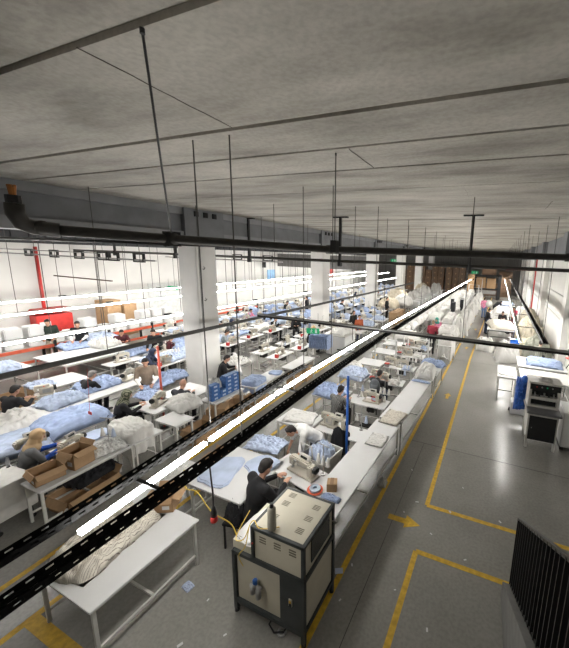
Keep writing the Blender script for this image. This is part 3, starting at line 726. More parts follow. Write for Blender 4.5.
# ------------------------------------------------------------------ beige machine with dark frame
t = thing('pressing_machine', 'large beige steel machine in a dark frame, in front of the seated man in black', 'machine', (-2.15, 3.06, 0))
x0, x1, y0, y1 = -.38, .36, -.36, .36
MB().b2((x0, y0, .98), (x1, y1, 1.43)).build('upper_cabinet', M_cream2, t, bevel=.004)
b = MB()
for x in (x0, x1):
    for y in (y0, y1): b.box((x, y, 1.2), (.045, .045, .5))
for z in (.97, 1.43):
    for y in (y0, y1): b.box(((x0+x1)/2, y, z), (x1-x0+.045, .045, .045))
    for x in (x0, x1): b.box((x, 0, z), (.045, y1-y0, .045))
b.build('upper_frame', M_grmach, t, bevel=.004)
xl = -.70
MB().b2((xl+.03, y0+.01, .22), (x1-.32, y1-.01, .95)).b2((x1-.02, y0+.06, .24), (x1+.006, y1-.03, .93)).build('lower_panel', M_cream2, t)
b = MB()
for x in (xl, x1):
    for y in (y0, y1): b.box((x, y, .5), (.05, .05, .93))
for z in (.20, .95):
    for y in (y0, y1): b.box(((xl+x1)/2, y, z), (x1-xl, .05, .05))
    for x in (xl, x1): b.box((x, 0, z), (.05, y1-y0, .05))
b.b2((x1-.33, y0-.022, .2), (x1+.02, y0+.02, .95)).b2((xl+.01, y0-.01, .13), (x1, y0+.01, .2)); b.build('lower_frame', M_grmach, t)
for x in (xl, x1):
    for y in (y0, y1): MB().cyl((x, y, 0), (x, y, .05), .035, .028, 12).build('foot', M_black, t)
for i in range(3):
    b = MB()
    for k in range(3): b.b2((x0+.10+i*.22, y0-.004, 1.25+k*.035), (x0+.20+i*.22, y0+.001, 1.268+k*.035))
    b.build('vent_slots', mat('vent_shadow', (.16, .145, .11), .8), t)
for (vx, vy) in ((-.22, -.14), (-.22, .1), (-.22, .26), (.2, -.2), (.2, 0), (.2, .2)):
    b = MB()
    for k in range(4): b.b2((vx-.05, vy-.035+k*.022, 1.4525), (vx+.05, vy-.024+k*.022, 1.4545))
    for k in range(4): b.b2((vx-.05, vy-.035+k*.022, 1.43), (vx+.05, vy-.024+k*.022, 1.434))
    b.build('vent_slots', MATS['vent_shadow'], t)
MB().b2((x0+.02, y0+.02, 1.43), (x1-.02, y1-.02, 1.453)).build('top_panel', M_cream2, t)
MB().b2((x1+.001, y0+.16, 1.06), (x1+.012, y1-.10, 1.38)).build('side_window', M_glass, t, bevel=.03)
MB().b2((x1+.0, y0+.03, .955), (x1+.022, y1-.03, .97)).build('panel_seam', M_black, t)
MB().cyl((x1, y1-.02, 1.2), (x1+.06, y1-.02, 1.2), .012).ell((x1+.06, y1-.02, 1.2), (.018,)*3).build('latch', M_gmet, t)
MB().b2((xl-.04, y0+.02, .96), (x0-.02, y1-.02, 1.09)).build('side_ledge', M_cream2, t, bevel=.004)
b = MB(); cx, cz = -.33, .62
b.cyl((cx-.07, y0-.05, cz), (cx+.10, y0-.05, cz), .022).cyl((cx-.04, y0-.05, cz-.12), (cx-.04, y0-.05, cz), .034).cyl((cx+.05, y0-.05, cz-.15), (cx+.05, y0-.05, cz), .036).cyl((cx, y0-.10, cz+.02), (cx, y0, cz+.02), .03).ell((cx-.04, y0-.05, cz-.12), (.034, .034, .03)).ell((cx+.05, y0-.05, cz-.15), (.036, .036, .03)); ar_ = b.build('air_regulator', M_gmet, t, True)
MB().cyl((cx, y0-.05, cz+.03), (cx, y0-.05, cz+.09), .03).build('regulator_knob', M_bdark, ar_)
sp_ = MB().box((.19, y0-.028, .60), (.05, .012, .10)).build('switch_plate', M_cream, t); MB().box((.19, y0-.036, .62), (.03, .012, .03)).build('label_plate', M_yel, t)
MB().box((.19, y0-.036, .575), (.03, .012, .04)).build('switch', M_black, sp_)
MB().tube([(-.12, y0+.1, .16), (-.15, y0-.02, .08), (-.05, y0-.05, .04), (.06, y0+.0, .05), (.1, y0+.1, .12)], .012).build('power_cord', M_black, t, True)
MB().ell((x0+.01, y0-.03, 1.22), (.012, .012, .012)).build('red_button', M_red, t)
c = at(272, 527, 1.48)
t = thing('thread_cone', 'tall grey cone of thread standing on the beige machine', 'thread', (c.x, c.y, 1.46))
MB().lathe((0, 0, .0), [(.05, 0), (.052, .02), (.055, .04), (.05, .28), (.038, .30)], 18).build('yarn', mat('grey_yarn', (.42, .40, .33), .9, stripes=(30, (.34, .32, .26), .5, .6)), t, True)
MB().cyl((0, 0, .30), (0, 0, .35), .024, .02, 12).cyl((0, 0, -.005), (0, 0, .01), .03, n=10).build('core', M_black, t)
tag(MB().tube([(-2.72, 2.72, .72), (-2.74, 2.66, .95), (-2.62, 2.66, 1.15), (-2.56, 2.68, 1.45), (-2.5, 2.70, 1.53), (-2.4, 2.66, 1.5), (-2.30, 2.72, 1.475), (-2.2, 2.80, 1.47)], .006, 6, sm=6).tube([(-2.56, 2.68, 1.45), (-2.6, 2.62, 1.3), (-2.75, 2.64, 1.2), (-2.86, 2.8, 1.16), (-2.85, 3.0, 1.3)], .006, 6, sm=6).build('air_hose', M_ycab, smooth=True), 'thin yellow hose looping over the beige machine', 'hose')
pieces(-2.72, 3.02, 1.093, .28, .62, 3, M_wcl, 'crumpled white sheets on the left ledge of the beige machine')
p = at(203, 528, .0)
tag(MB().tube([at(184, 470, 1.5), at(186, 488, 1.25), at(197, 492, 1.1), at(212, 512, .85), at(232, 525, .6), at(240, 548, .5)], .009, 6, sm=6).build('cable', M_ycab, smooth=True), 'yellow cable hanging from the black tray behind the red plug', 'cable')
pl = at(214, 516, 1.75); tp = V((pl.x-.02, pl.y, 2.42))
t = thing('power_plug', 'red and black industrial plug hanging on a black cable', 'plug', pl)
MB().lathe((0, 0, -.02), [(.036, -.05), (.04, -.045), (.04, .0), (.032, .02)], 16).build('red_cap', M_red, t, True)
MB().lathe((0, 0, 0), [(.034, 0), (.034, .05), (.02, .11), (.012, .13)], 14).build('socket_body', M_black, t, True)
MB().cyl((0, 0, -.10), (0, 0, -.07), .015, n=8).build('pins', M_gmet, t)
MB().tube([(0, 0, .12), (.005, 0, .3), (-.01, 0, .5), tp-pl], .009, 8).build('cord', M_black, t, True)

# ------------------------------------------------------------------ nearest table, lower left
table(-4.42, 2.29, 1.15, 1.42, 'nearest white table, lower left, with a striped cloth heap on it')
heap(-4.66, 2.22, .785, .72, 1.15, .26, M_cre, 'cream cloth heap with dark stripes on the nearest white table', seed=3, rz=.15)
carton(-4.53, 2.98, .785, .34, .3, .24, 'open brown box at the far end of the nearest white table', .5)
carton(-5.25, 4.6, .0, .5, .6, .35, 'cardboard box on the floor under the nearest light line', .2)
heap(-3.72, 2.65, 0, .16, .12, .03, M_bluep, 'small blue cloth scrap on the floor by the nearest table', seed=2, cat='scrap')
# cutting tables left of the man in black
table(-4.1, 4.08, 1.2, 1.2, 'white table with flat blue pieces, left of the seated man in black')
pieces(-4.35, 3.95, .783, .62, .8, 3, M_bluep, 'flat blue shirt piece on the white table, nearer one', .2)
pieces(-3.85, 4.4, .783, .55, .55, 3, M_bluep, 'flat blue shirt piece on the white table, farther one', -.3)
table(-5.0, 3.3, .62, 1.3, 'white side table under the nearest light line')
heap(-5.0, 3.5, .785, .5, .7, .12, M_wcl, 'white cloth heap under the nearest light line')
table(-4.22, 4.98, .8, .42, 'white table with a blue cloth pile beside the bending man', .1)
heap(-4.2, 4.96, .785, .82, .5, .14, M_bluep, 'pale blue cloth pile on the table beside the bending man', seed=1)
# first sewing place
BX = [(-2.22, 5.25, 3.5), (-2.06, 8.85, 3.5), (-1.92, 11.3, 1.3)]
for i, (x, y, L) in enumerate(BX):
    table(x, y, .62, L, ['nearest long white bench beside the main aisle', 'second long white bench beside the main aisle', 'short white bench at the far end of the long benches'][i], -.04, .80)
def sew(x, y, rz, lab, machine=SM, st=None, group=None, mo=(0, 0)):
    ca, sa = math.cos(rz), math.sin(rz)
    dup(ST, (x, y, 0), rz, 'white sewing table '+lab, group and group+' tables')
    q = (x+ca*mo[0]-sa*mo[1], y+sa*mo[0]+ca*mo[1], .784)
    dup(machine, q, rz, 'cream sewing machine on the table '+lab, group and group+' machines')
    if st is not None:
        q = (x+ca*.42-sa*.2, y+sa*.42+ca*.2, .784); dup(TS[st], q, rz, 'thread stand on the table '+lab, group and group+' thread stands')
sew(-3.1, 4.55, -.22, 'in front of the seated man in black', SM, 1, mo=(.1, 0)); bpy.data.objects[[o.name for o in COL.objects if o.get('label', '').startswith('cream sewing machine on the table in front of the seated man')][0]].scale = (1.3, 1.15, 1.0)
t = thing('tape_roll', 'blue grey tape roll in an orange tray beside the nearest sewing machine', 'tape roll', at(315, 491, .80))
MB().lathe((0, 0, 0), [(.12, 0), (.14, .03), (.13, .035), (.10, .01)], 20).build('orange_tray', M_oran, t, True)
MB().lathe((0, 0, .03), [(.095, 0), (.095, .035), (.035, .036), (.035, .0)], 20).build('roll', mat('blue_grey_tape', (.35, .42, .52), .6), t)
c = at(332, 489, .80); carton(c.x, c.y, .80, .17, .17, .15, 'small closed brown box on the nearest long white bench', .4, opened=False)
c = at(331, 500, .81); heap(c.x-.02, c.y+.03, .81, .34, .12, .05, M_blue, 'blue cloth scraps on the near end of the long white bench', seed=4, cat='scrap')
c = at(304, 457, 1.0)
t = thing('bobbin_case', 'white box with a purple and blue lid behind the nearest machine', 'box', (c.x, c.y, .784)); MB().box((0, 0, .06), (.26, .12, .12)).build('body', M_wmet, t, bevel=.01)
MB().cyl((0, 0, .12), (0, 0, .15), .07, .06, 16).build('lid', mat('purple_lid', (.16, .12, .5), .4), t)
# white cart with blue cloth
c = at(318, 462, .4)
t = thing('laundry_cart', 'white wheeled cart full of blue cloth behind the nearest machine', 'cart', (-2.98, 5.17, 0), -.15)
b = MB(); w, d = .30, .33
b.quadset([(-w*.8, -d*.8, .4), (w*.8, -d*.8, .4), (w*.8, d*.8, .4), (-w*.8, d*.8, .4), (-w, -d, .86), (w, -d, .86), (w, d, .86), (-w, d, .86), (-w+.02, -d+.02, .86), (w-.02, -d+.02, .86), (w-.02, d-.02, .86), (-w+.02, d-.02, .86), (-w*.8+.02, -d*.8+.02, .42), (w*.8-.02, -d*.8+.02, .42), (w*.8-.02, d*.8-.02, .42), (-w*.8+.02, d*.8-.02, .42)],
          [(3, 2, 1, 0), (0, 1, 5, 4), (1, 2, 6, 5), (2, 3, 7, 6), (3, 0, 4, 7), (4, 5, 9, 8), (5, 6, 10, 9), (6, 7, 11, 10), (7, 4, 8, 11), (8, 9, 13, 12), (9, 10, 14, 13), (10, 11, 15, 14), (11, 8, 12, 15), (12, 13, 14, 15)]); b.build('tub', M_wmet, t)
MB().tube([(-.24, -.3, .86), (-.24, -.34, 1.15), (.02, -.34, 1.15), (.02, -.3, .86)], .014).build('handle', M_wmet, t, True)
for sx in (-1, 1):
    for sy in (-1, 1): MB().cyl((sx*.2, sy*.22, .06), (sx*.2, sy*.22, .42), .012).cyl((sx*.2-.015, sy*.22, .04), (sx*.2+.015, sy*.22, .04), .04, n=12).build('wheel_leg', M_dark, t)
heap(-2.98, 5.19, .76, .44, .48, .24, M_bluep, 'blue cloth heaped in the white wheeled cart', seed=6)
# coat on chair + blue strip pole
o = heap(-2.95, 5.85, .35, .4, .25, .65, C_black, 'black coat hanging over a chair beside the blue striped pole', seed=5, kind='heap', name='coat', cat='coat')
dup(CH, (-2.95, 5.80, 0), PI, 'black chair under the hanging black coat')
p = at(337, 463, .8)
t = thing('cable_pole', 'blue and white striped cable pole rising beside the long white bench', 'pole', (-2.66, 5.68, 0))
MB().cyl((0, 0, 0), (0, 0, 2.35), .026, n=12).build('pole', mat('blue_white_tape', (.02, .12, .50), .4, var=.1, stripes=(2.6, (.35, .5, .75), 1.5, .7)), t, True)
MB().cyl((0, 0, 0), (0, 0, .02), .1, n=16).build('base', M_dark, t)
# stations up the centre block
cs = [(5.95+.25, 'behind the bending man'), (7.85, 'of the man in the grey patterned shirt'), (9.5, 'of the man in the black jacket with a backpack'), (11.0, 'fifth along the long benches'), (12.6, 'sixth along the long benches'), (14.0, 'just before the red vested worker')]
for i, (y, lab) in enumerate(cs):
    sew(-3.05, y, (-.05, 0, .05, 0, 0, 0)[i], lab, (SM, SM, OM, SM, OM, SM)[i], i % 2, mo=(.12 if i % 2 else -.1, 0))
    dup((OM, TS[0], OM, SM, SM, OM)[i], (-3.42, y+.1, .784) if i != 1 else (-3.4, y+.14, .784), 0., 'second device on the table '+lab)
    table(-4.2, y+.05-(i == 0)*.0, .98, .72, 'white side table, sewing place '+lab, rnd.uniform(-.05, .05))
g = 'small white thread cones left on the middle sewing tables'
tc0 = None
for i in range(26):
    q = (rnd.choice((-3.55, -3.3, -2.7, -2.6))+rnd.uniform(-.05, .05), 7.7+i*.27+rnd.uniform(-.05, .05))
    yy = min((c[0] for c in cs), key=lambda v: abs(v-q[1])); q = (q[0], yy+rnd.choice((-.2, .2, .16)))
    o = MB().lathe((0, 0, 0), [(.045, 0), (.042, .02), (.018, .16), (.01, .165)], 10).build('thread_cone', M_wcl, smooth=True) if tc0 is None else tc0.copy()
    if tc0 is None: tc0 = o
    else: COL.objects.link(o)
    o.location = (q[0], q[1], .783); tag(o, 'small white thread cone left on the middle sewing tables', 'thread', g)
for i, (y, lab) in enumerate(cs[2:]):
    heap(-2.75, y-.12, .784, .32, .3, .12, (M_wcl, M_bluep, M_wcl, M_blue)[i], 'small cloth pile beside the machine '+lab)
    t = thing('parts_box', 'small grey red lidded box '+lab, 'box', (-3.5, y-.16, .784)); MB().box((0, 0, .05), (.16, .12, .1)).build('body', M_gmet, t); MB().box((0, 0, .11), (.17, .13, .02)).build('lid', M_red, t)
heap(-4.2, 6.25, .785, .8, .55, .07, M_wcl, 'thin white paper scraps on the side table behind the bending man', seed=7, kind='flat', cat='scraps')
heap(-4.22, 7.85, .785, .95, .75, .24, M_blue, 'blue cloth pile left of the man in the grey patterned shirt', seed=2)
heap(-4.22, 9.45, .785, .95, .8, .26, M_bluep, 'blue cloth pile left of the man in the black jacket', seed=5)
heap(-4.5, 9.95, .785, .7, .5, .3, M_wcl, 'white cloth behind the blue pile left of the black jacket', seed=8)
heap(-2.1, 7.2, .81, .5, .75, .05, M_cre, 'loose cream scraps in the middle of the long bench', seed=1, kind='flat', cat='scraps')
heap(-2.12, 6.1, .81, .4, .5, .03, M_wcl, 'thin thread scraps on the nearest long bench', seed=5, kind='flat', cat='scraps')
heap(-1.98, 10.6, .81, .62, 1.0, .38, M_wcl, 'white cloth heap at the far end of the second long bench', seed=4)
heap(-1.95, 11.75, .81, .9, .45, .2, M_blue, 'blue cloth bundle on the short white bench', seed=0)
heap(-2.0, 9.85, .81, .6, .14, .05, M_blue, 'narrow blue cloth strip across the second long bench', seed=6)
# red mugs/holder
c = at(376, 398, .9)
t = thing('thread_box', 'red and white box on the table behind the man in the grey patterned shirt', 'box', (c.x, c.y, .784)); MB().box((0, 0, .10), (.22, .16, .2)).build('body', M_red, t, bevel=.02); MB().box((-.01, -.083, .11), (.15, .004, .08)).build('panel', M_bluep, t)
c = at(382, 484, 0)
heap(c.x, c.y, 0, .2, .22, .13, M_plas, 'crumpled clear plastic bag on the floor by the yellow line', seed=3, cat='bag', name='plastic_bag')
c = at(244, 520, 0)
# ------------------------------------------------------------------ people, centre
person(266, 467, 1.34, 308, 473, 'sit', 'man in a black jacket sewing at the nearest machine', C_black, C_black, near=True, seat='stool', sc=1.12)
heap(-3.60, 3.50, .50, .36, .30, .24, C_black, 'crumpled black jacket on a seat behind the man in black', seed=2, name='jacket_bundle', cat='jacket')
dup(SL, (-3.60, 3.50, 0), .2, 'dark stool under the crumpled black jacket')
person(291, 431, 1.24, 0, 0, 'bend', 'man in a white tee bending over beside the cart', C_wtee, mat('charcoal_trousers', (.05, .05, .055), .8), near=True, short=True, yaw=math.radians(218))
person(341, 388, 1.25, 352, 375, 'sit', 'man in a grey patterned shirt sewing, seen from behind', C_camo, C_black, yaw=.25, near=True)
person(380, 372, 1.25, 395, 360, 'sit', 'man in a black jacket with a grey backpack, sewing', C_black, C_navy, yaw=.2, near=True)
c = at(377, 384, 1.0); o = MB().ell((0, 0, 0), (.17, .09, .22)).box((0, -.06, -.04), (.2, .06, .2)).build('backpack', cloth('grey_bag', (.10, .11, .12)), smooth=True); o.location = (-3.1, 8.5, .98); tag(o, 'grey backpack worn on the back of the man in black jacket', 'backpack')
person(431, 322, 1.62, 0, 0, 'work', 'worker in a maroon vest standing among white garments', C_maroon, C_black, hair=cloth('light_brown_hair', (.22, .15, .09)), sleeve=C_maroon, yaw=.1, xy=(-2.8, 15.75))
person(438, 313, 1.3, 0, 0, 'sit', 'person with a teal headscarf and pink top behind white heaps', C_pink, C_black, hair=C_teal, hood=True, yaw=3.4, xy=(-3.05, 19.0), seat='stool')

# ------------------------------------------------------------------ left block, near part
table(-6.95, 3.1, .56, 1.55, 'white table with two open cartons in front of the woman in a beige scarf', .02)
carton(-6.97, 2.58, .785, .34, .4, .2, 'open brown box at the near corner of the headscarf woman table', -.1)
carton(-6.95, 3.02, .785, .36, .34, .32, 'taller open brown box beside the machine of the headscarf woman', .12)
table(-7.62, 3.5, .6, 1.0, 'white sewing table behind the tall open brown box'); dup(SM, (-7.5, 3.2, .784), 1.9, 'cream sewing machine behind the tall open brown box')
pieces(-7.7, 3.75, .785, .45, .45, 4, M_bluep, 'pale blue cloth pieces behind the tall open brown box')
c = V((-7.08, 3.62, .784)); dup(TS[0], (c.x, c.y, .784), .3, 'metal thread stand with a red tag in the plastic heap')
b = MB().box((0, 0, 0), (.10, .012, .06)).cyl((0, 0, .03), (.1, 0, .97), .003, n=5); b = b.build('red_tag', M_red, None); tag(b, 'small red tag hanging on a thread above the plastic heap', 'tag'); b.location = at(90, 413, 1.45)
heap(-7.0, 3.52, .785, .5, .6, .12, M_plas, 'clear plastic wrappings on the table of the headscarf woman', seed=4, cat='plastic', name='plastic_wrap')
table(-7.15, 4.15, 1.0, .62, 'white table under the white cloth beyond the plastic wrappings')
heap(-7.15, 4.1, .80, .92, .56, .26, M_wcl, 'white cloth draped beyond the plastic wrappings of the headscarf woman', kind='drape', seed=2)
carton(-7.0, 3.1, .0, .55, .9, .28, 'flat brown carton on the floor under the headscarf woman table', .1)
o = heap(-7.15, 3.3, .3, .5, .8, .2, C_black, 'black bag on the lower shelf of the headscarf woman table', seed=1, cat='bag', name='bag')
person(38, 435, 1.22, 66, 447, 'sit', 'woman in a beige headscarf and grey vest with blue sleeves', C_grey, C_black, hair=C_bei, hood=True, near=True, sleeve=C_royal, seat='chair')
c = at(9, 505, .4); t = thing('utility_trolley', 'white metal trolley at the left edge below the headscarf woman', 'trolley', (c.x-.1, c.y, 0), .1)
MB().b2((-.4, -.3, .25), (.25, .3, .85)).build('body', M_wmet, t, bevel=.01)
for sx in (-.3, .2):
    for sy in (-.22, .22): MB().cyl((sx, sy, .05), (sx, sy, .27), .015).cyl((sx-.015, sy, .04), (sx+.015, sy, .04), .04).build('caster', M_dark, t)
# blue fabric bench behind her
table(-8.75, 2.9, .95, 3.2, 'long white bench covered with pale blue cloth behind the headscarf woman')
heap(-8.7, 2.35, .785, .92, 1.9, .2, M_bluep, 'long pale blue cloth pile behind the headscarf woman', seed=3, kind='flat')
heap(-8.7, 3.75, .785, .95, 1.4, .35, M_blue, 'high blue cloth pile behind the plastic heap', seed=7)
dup(SM, (-8.25, 2.9, .784), PI/2, 'cream sewing machine beside the pale blue cloth behind the headscarf')
heap(-9.45, 3.0, .72, 1.1, 1.1, .5, M_wcl, 'big white cloth bundle left of the headscarf woman', seed=8, kind='heap')
table(-9.55, 3.0, .6, 1.1, 'small table under the big white cloth bundle', h=.7)
person(15, 388, 1.25, 40, 396, 'sit', 'man in black leaning over blue cloth at the left edge', C_black, C_black, near=True)
table(-10.2, 4.9, 1.0, 3.4, 'long white bench full of blue cloth in front of two seated men')
c = at(45, 394, .8); dup(OM, (c.x, c.y, .784), 1.2, 'overlock machine in front of the man in black at the left edge')
for (px, py, w, d, h, s, mm, lab) in ((62, 401, .8, .9, .2, 5, M_bluep, 'pale blue cloth pile right of the overlock machine'), (40, 384, .6, .6, .1, 1, M_bluep, 'low blue cloth left of the overlock machine'), (98, 385, .9, 1., .2, 6, M_blue, 'blue cloth pile in front of the grey haired man')):
    c = at(px, py, .8); heap(c.x, c.y, .785, w, d, h, mm, lab, seed=s)
person(92, 373, 1.25, 116, 380, 'sit', 'grey haired man in a dark vest with grey sleeves', C_black, C_black, hair=M_ghair, sleeve=C_grey, near=True)
c = at(118, 375, .8); dup(SM, (-10.3, 6.0, .784), -1.2, 'sewing machine in front of the grey haired man')
person(127, 394, 1.22, 160, 402, 'sit', 'woman in black with a patterned green headscarf', C_black, C_black, hair=C_pat, hood=True, near=True, seat='chair')
c = at(158, 404, .8); table(c.x-.05, c.y, .9, .75, 'white table under the machine of the woman in a patterned scarf'); dup(SM, (c.x, c.y+.02, .784), -1.2, 'cream sewing machine of the woman in a patterned headscarf')
table(-6.90, 4.93, .72, .5, 'small bare white table in front of the woman in a patterned scarf')
table(-7.35, 5.55, .62, .6, 'white table carrying a white cloth heap beside the blue boxes'); heap(-7.3, 5.5, .785, .8, .66, .28, M_wcl, 'white cloth heap behind the long open carton', kind='mound', seed=5)
carton(-6.72, 5.42, 0, .46, .62, .36, 'long open carton on the floor beside the small bare table', .05)
person(145, 362, 1.60, 165, 375, 'work', 'man in a taupe and white sweater folding blue cloth', C_taupe, C_black, near=True, sleeve=C_wtee, yaw=2.2)
table(-8.0, 6.0, 1.0, 1.3, 'table with folded blue cloth before the man in the taupe sweater')
for (px, py, w, d, h, s) in ((157, 385, .55, .8, .12, 3), (172, 378, .5, .9, .24, 5), (148, 395, .6, .5, .12, 2)):
    c = at(px, py, .8); heap(c.x, c.y, .785, w, d, h, M_blue, {157: 'folded blue cloth under the hands of the taupe sweater man', 172: 'rolled blue cloth right of the taupe sweater man', 148: 'blue cloth between the taupe sweater man and the patterned scarf'}[px], seed=s)
c = at(180, 400, .0); t = thing('cable_pole', 'red and white spiral cable pole near the bald man', 'pole', (-8.05, 5.45, 0))
MB().cyl((0, 0, 0), (0, 0, 2.3), .028, n=10).build('pole', mat('red_white_tape', (.60, .10, .06), .5, stripes=(2.4, (.7, .6, .55), .3, .6)), t, True); MB().cyl((0, 0, 0), (0, 0, .02), .1, n=14).build('base', M_dark, t)
person(183, 383, 1.22, 200, 387, 'sit', 'bald man in a dark shirt seated left of the nearest column', cloth('charcoal_shirt', (.035, .037, .045)), C_black, hair=None, near=True)
person(153, 352, 1.2, 168, 362, 'sit', 'person with a dark navy headscarf seated behind the sweater man', C_navy, C_black, hair=C_navy, hood=True)
person(153, 332, 1.6, 140, 345, 'work', 'person in black standing behind the dark navy headscarf', C_black, C_black, yaw=2.6)
for i, (px, py, w, d) in enumerate(((180, 345, .8, 1.0), (172, 358, .8, .9), (135, 352, .9, .9), (150, 348, .7, .8))):
    c = at(px, py, .8); table(c.x, c.y, .8, 1.0, ('first', 'second', 'third', 'fourth')[i]+' blue covered table around the person with a navy headscarf'); heap(c.x, c.y, .785, w, d, .25, (M_blue, M_bluep)[i % 2], ('first', 'second', 'third', 'fourth')[i]+' blue cloth pile around the person with a navy headscarf')
person(47, 322, 1.72, 62, 345, 'work', 'man in a dark green sweater standing at the left cutting table', C_dgrn, C_khk, yaw=2.1, sc=1.07)
person(77, 324, 1.68, 88, 345, 'work', 'man in a black vest over white standing at the left table', C_black, C_black, sleeve=C_wtee, yaw=2.3, sc=1.05)
person(121, 328, 1.4, 130, 345, 'sit', 'person in a dark red checked shirt behind the left tables', C_plaid, C_black, hair=M_hair)
person(171, 333, 1.4, 180, 345, 'sit', 'person in dark clothes beside the nearest column, left side', C_plaid, C_black)
# benches further left
table(-14.3, 7.1, 2.0, 2.6, 'large white cutting table in front of the dark green sweater man')
for (px, py, w, d, h, s, mm) in ((75, 346, 1.2, 1.0, .18, 1, M_blue), (98, 338, 1.3, 1.2, .2, 4, M_bluep)):
    c = at(px, py, .8); heap(c.x, c.y, .785, w, d, h, mm, 'blue cloth on the large cutting table, '+('nearer pile' if px == 75 else 'farther pile'), seed=s)
heap(at(105, 345, .8).x, at(105, 345, .8).y, .785, 1.0, .9, .28, M_wcl, 'grey white cloth bundle on the large cutting table', seed=6)
table(-14.6, 4.6, 1.7, 1.5, 'white table with blue cloth at the left edge'); heap(-14.6, 4.6, .785, 1.4, 1.1, .2, M_bluep, 'pale blue cloth on the table at the left edge', seed=0)
table(-12.0, 5.0, 1.0, 1.2, 'bare table between the left benches and the cutting table')
carton(-12.7, 4.2, 0, .9, .6, .45, 'brown carton on the floor between the left benches', .1)
carton(-12.6, 3.4, 0, .8, .5, .5, 'second brown carton on the floor near the left edge', .3)
# red rack along wall
t = thing('storage_rack', 'long rack with red orange rails along the left wall', 'rack', (-17.0, 3, 0))
MB().b2((-.5, 0, .72), (-.44, 16, .84)).b2((.44, 0, .72), (.5, 16, .84)).b2((.44, 0, .25), (.5, 16, .35)).build('rail', M_rail, t)
for i in range(9):
    for sx in (-.47, .47): MB().b2((sx-.04, i*2-.04, 0), (sx+.04, i*2+.04, 1.0)).build('post', M_dark, t)
MB().b2((-.44, 0, .76), (.44, 16, .79)).build('shelf', M_wmet, t)
g = 'white packages on the red railed rack'
p0_ = MB().box((0, 0, .2), (.55, .5, .4)).build('white_package', M_white, bevel=.03); p0_.location = (-17.1, 3.5, .795); tag(p0_, 'white package on the red railed rack by the left wall', 'package', g)
for i in range(34):
    o = p0_.copy(); COL.objects.link(o); k = i % 17; o.location = (-17.1+rnd.uniform(-.05, .05), 3.5+.62*(k+1)+rnd.uniform(-.03, .03), .795+.405*(i//17)); o.scale.z = 1; o.rotation_euler.z = rnd.uniform(-.1, .1)
    if i > 17 and rnd.random() < .45: o.location.y = -1; bpy.data.objects.remove(o)
c = at(27, 320, 1.9)
t = thing('red_cabinet', 'red machine with black pipes against the left wall', 'cabinet', (WL+.5, 8.6, 0))
MB().b2((-.3, -.8, .2), (.3, .6, 1.5)).b2((-.3, -.8, 1.6), (.3, .5, 1.8)).build('body', M_red, t, bevel=.03)
MB().b2((.3, -.7, .7), (.33, -.3, 1.2)).build('white_plate', M_white, t)
for (i, y) in enumerate((10.6, 11.4)):
    carton(-19.3, y, 0, .9, .7, 2.0-.3*i, ('tall brown carton against the left wall beside the red machine', 'second tall carton against the left wall')[i], .1, opened=False, m=M_card)
t = struct(MB().b2((WL, 13.6, 0), (WL+.05, 16.2, 2.6)).build('door_1', mat('door_grey_white', (.55, .56, .55), .5, stripes=(3.5, (.42, .43, .42), 0., .8))))
# ---- boxes table
table(-6.95, 6.45, .56, 1.12, 'white table stacked with blue boxes near the nearest column', .03)
k = 0; g = 'small blue boxes stacked on the white table'
bb = MB().box((0, 0, .055), (.26, .17, .108)).build('blue_box', M_bbox, bevel=.004); MB().b2((-.05, -.088, .03), (.05, -.085, .08)).build('box_label', M_bluep, bb); bb.location = (-6.87, 6.08, .785); bb.rotation_euler.z = 1.5
tag(bb, 'small glossy blue box in a stack on the white table', 'box', g)
for sx, sy, n in ((-6.87, 6.08, 4), (-6.87, 6.36, 2), (-6.87, 6.56, 5), (-6.87, 6.79, 5), (-7.05, 6.66, 4)):
    for j in range(n):
        if (sx, sy, j) == (-6.87, 6.08, 0): continue
        dup(bb, (sx+rnd.uniform(-.008, .008), sy+rnd.uniform(-.005, .005), .785+j*.111), 1.5+rnd.uniform(-.05, .05), group=g)
heap(-7.1, 6.3, .785, .3, .45, .5, M_plas, 'white plastic sack standing behind the blue boxes', seed=2, cat='sack', name='plastic_sack')
carton(-6.95, 6.25, 0, .5, .4, .5, 'brown carton leaning under the blue box table', .5, opened=False)
carton(-6.9, 6.85, 0, .4, .4, .4, 'brown carton on the floor behind the leaning one', .2)
table(-6.73, 7.92, .56, 1.55, 'white table with draped blue pieces right of the nearest column', .04)
heap(-6.75, 7.5, .80, .56, .62, .17, M_blue, 'blue pieces draped over the near end of the white table', kind='drape', seed=1)
pieces(-6.68, 8.45, .783, .4, .4, 3, M_blue, 'flat blue pieces on the far end of the white table', .3)
carton(-6.75, 7.5, 0, .42, .6, .35, 'open carton under the table with draped blue pieces', .1)
table(-6.62, 9.75, .56, 1.5, 'bare white table after the one with draped blue pieces', .04)
carton(-6.55, 9.35, 0, .36, .5, .5, 'brown carton under the bare white table', .1, opened=False); carton(-6.55, 10.1, 0, .36, .5, .5, 'farther brown carton under the bare white table', .1, opened=False)
person(227, 357, 1.25, 245, 372, 'sit', 'man in a black jacket seated right of the nearest column', C_black, C_black, near=True, yaw=.9)
person(227, 331, 1.25, 240, 338, 'sit', 'man in a light grey shirt seated farther right of the column', C_lgr, C_black, near=True, yaw=.8)
heap(-8.55, 8.6, .79, .9, .8, .2, M_wcl, 'white cloth heap at the foot of the nearest column', seed=3); table(-8.55, 8.6, .9, .8, 'table under the white heap at the nearest column')
p1 = at(205, 350, 1.0)
tag(MB().tube([(-9.1, 9.1, .9), (-8.7, 8.75, .9), (-8.1, 8.24, .88), (-7.5, 7.7, .86)], .07, 14, sm=4).build('white_duct', M_white, smooth=True), 'fat white tube curving past the right of the nearest column', 'duct')
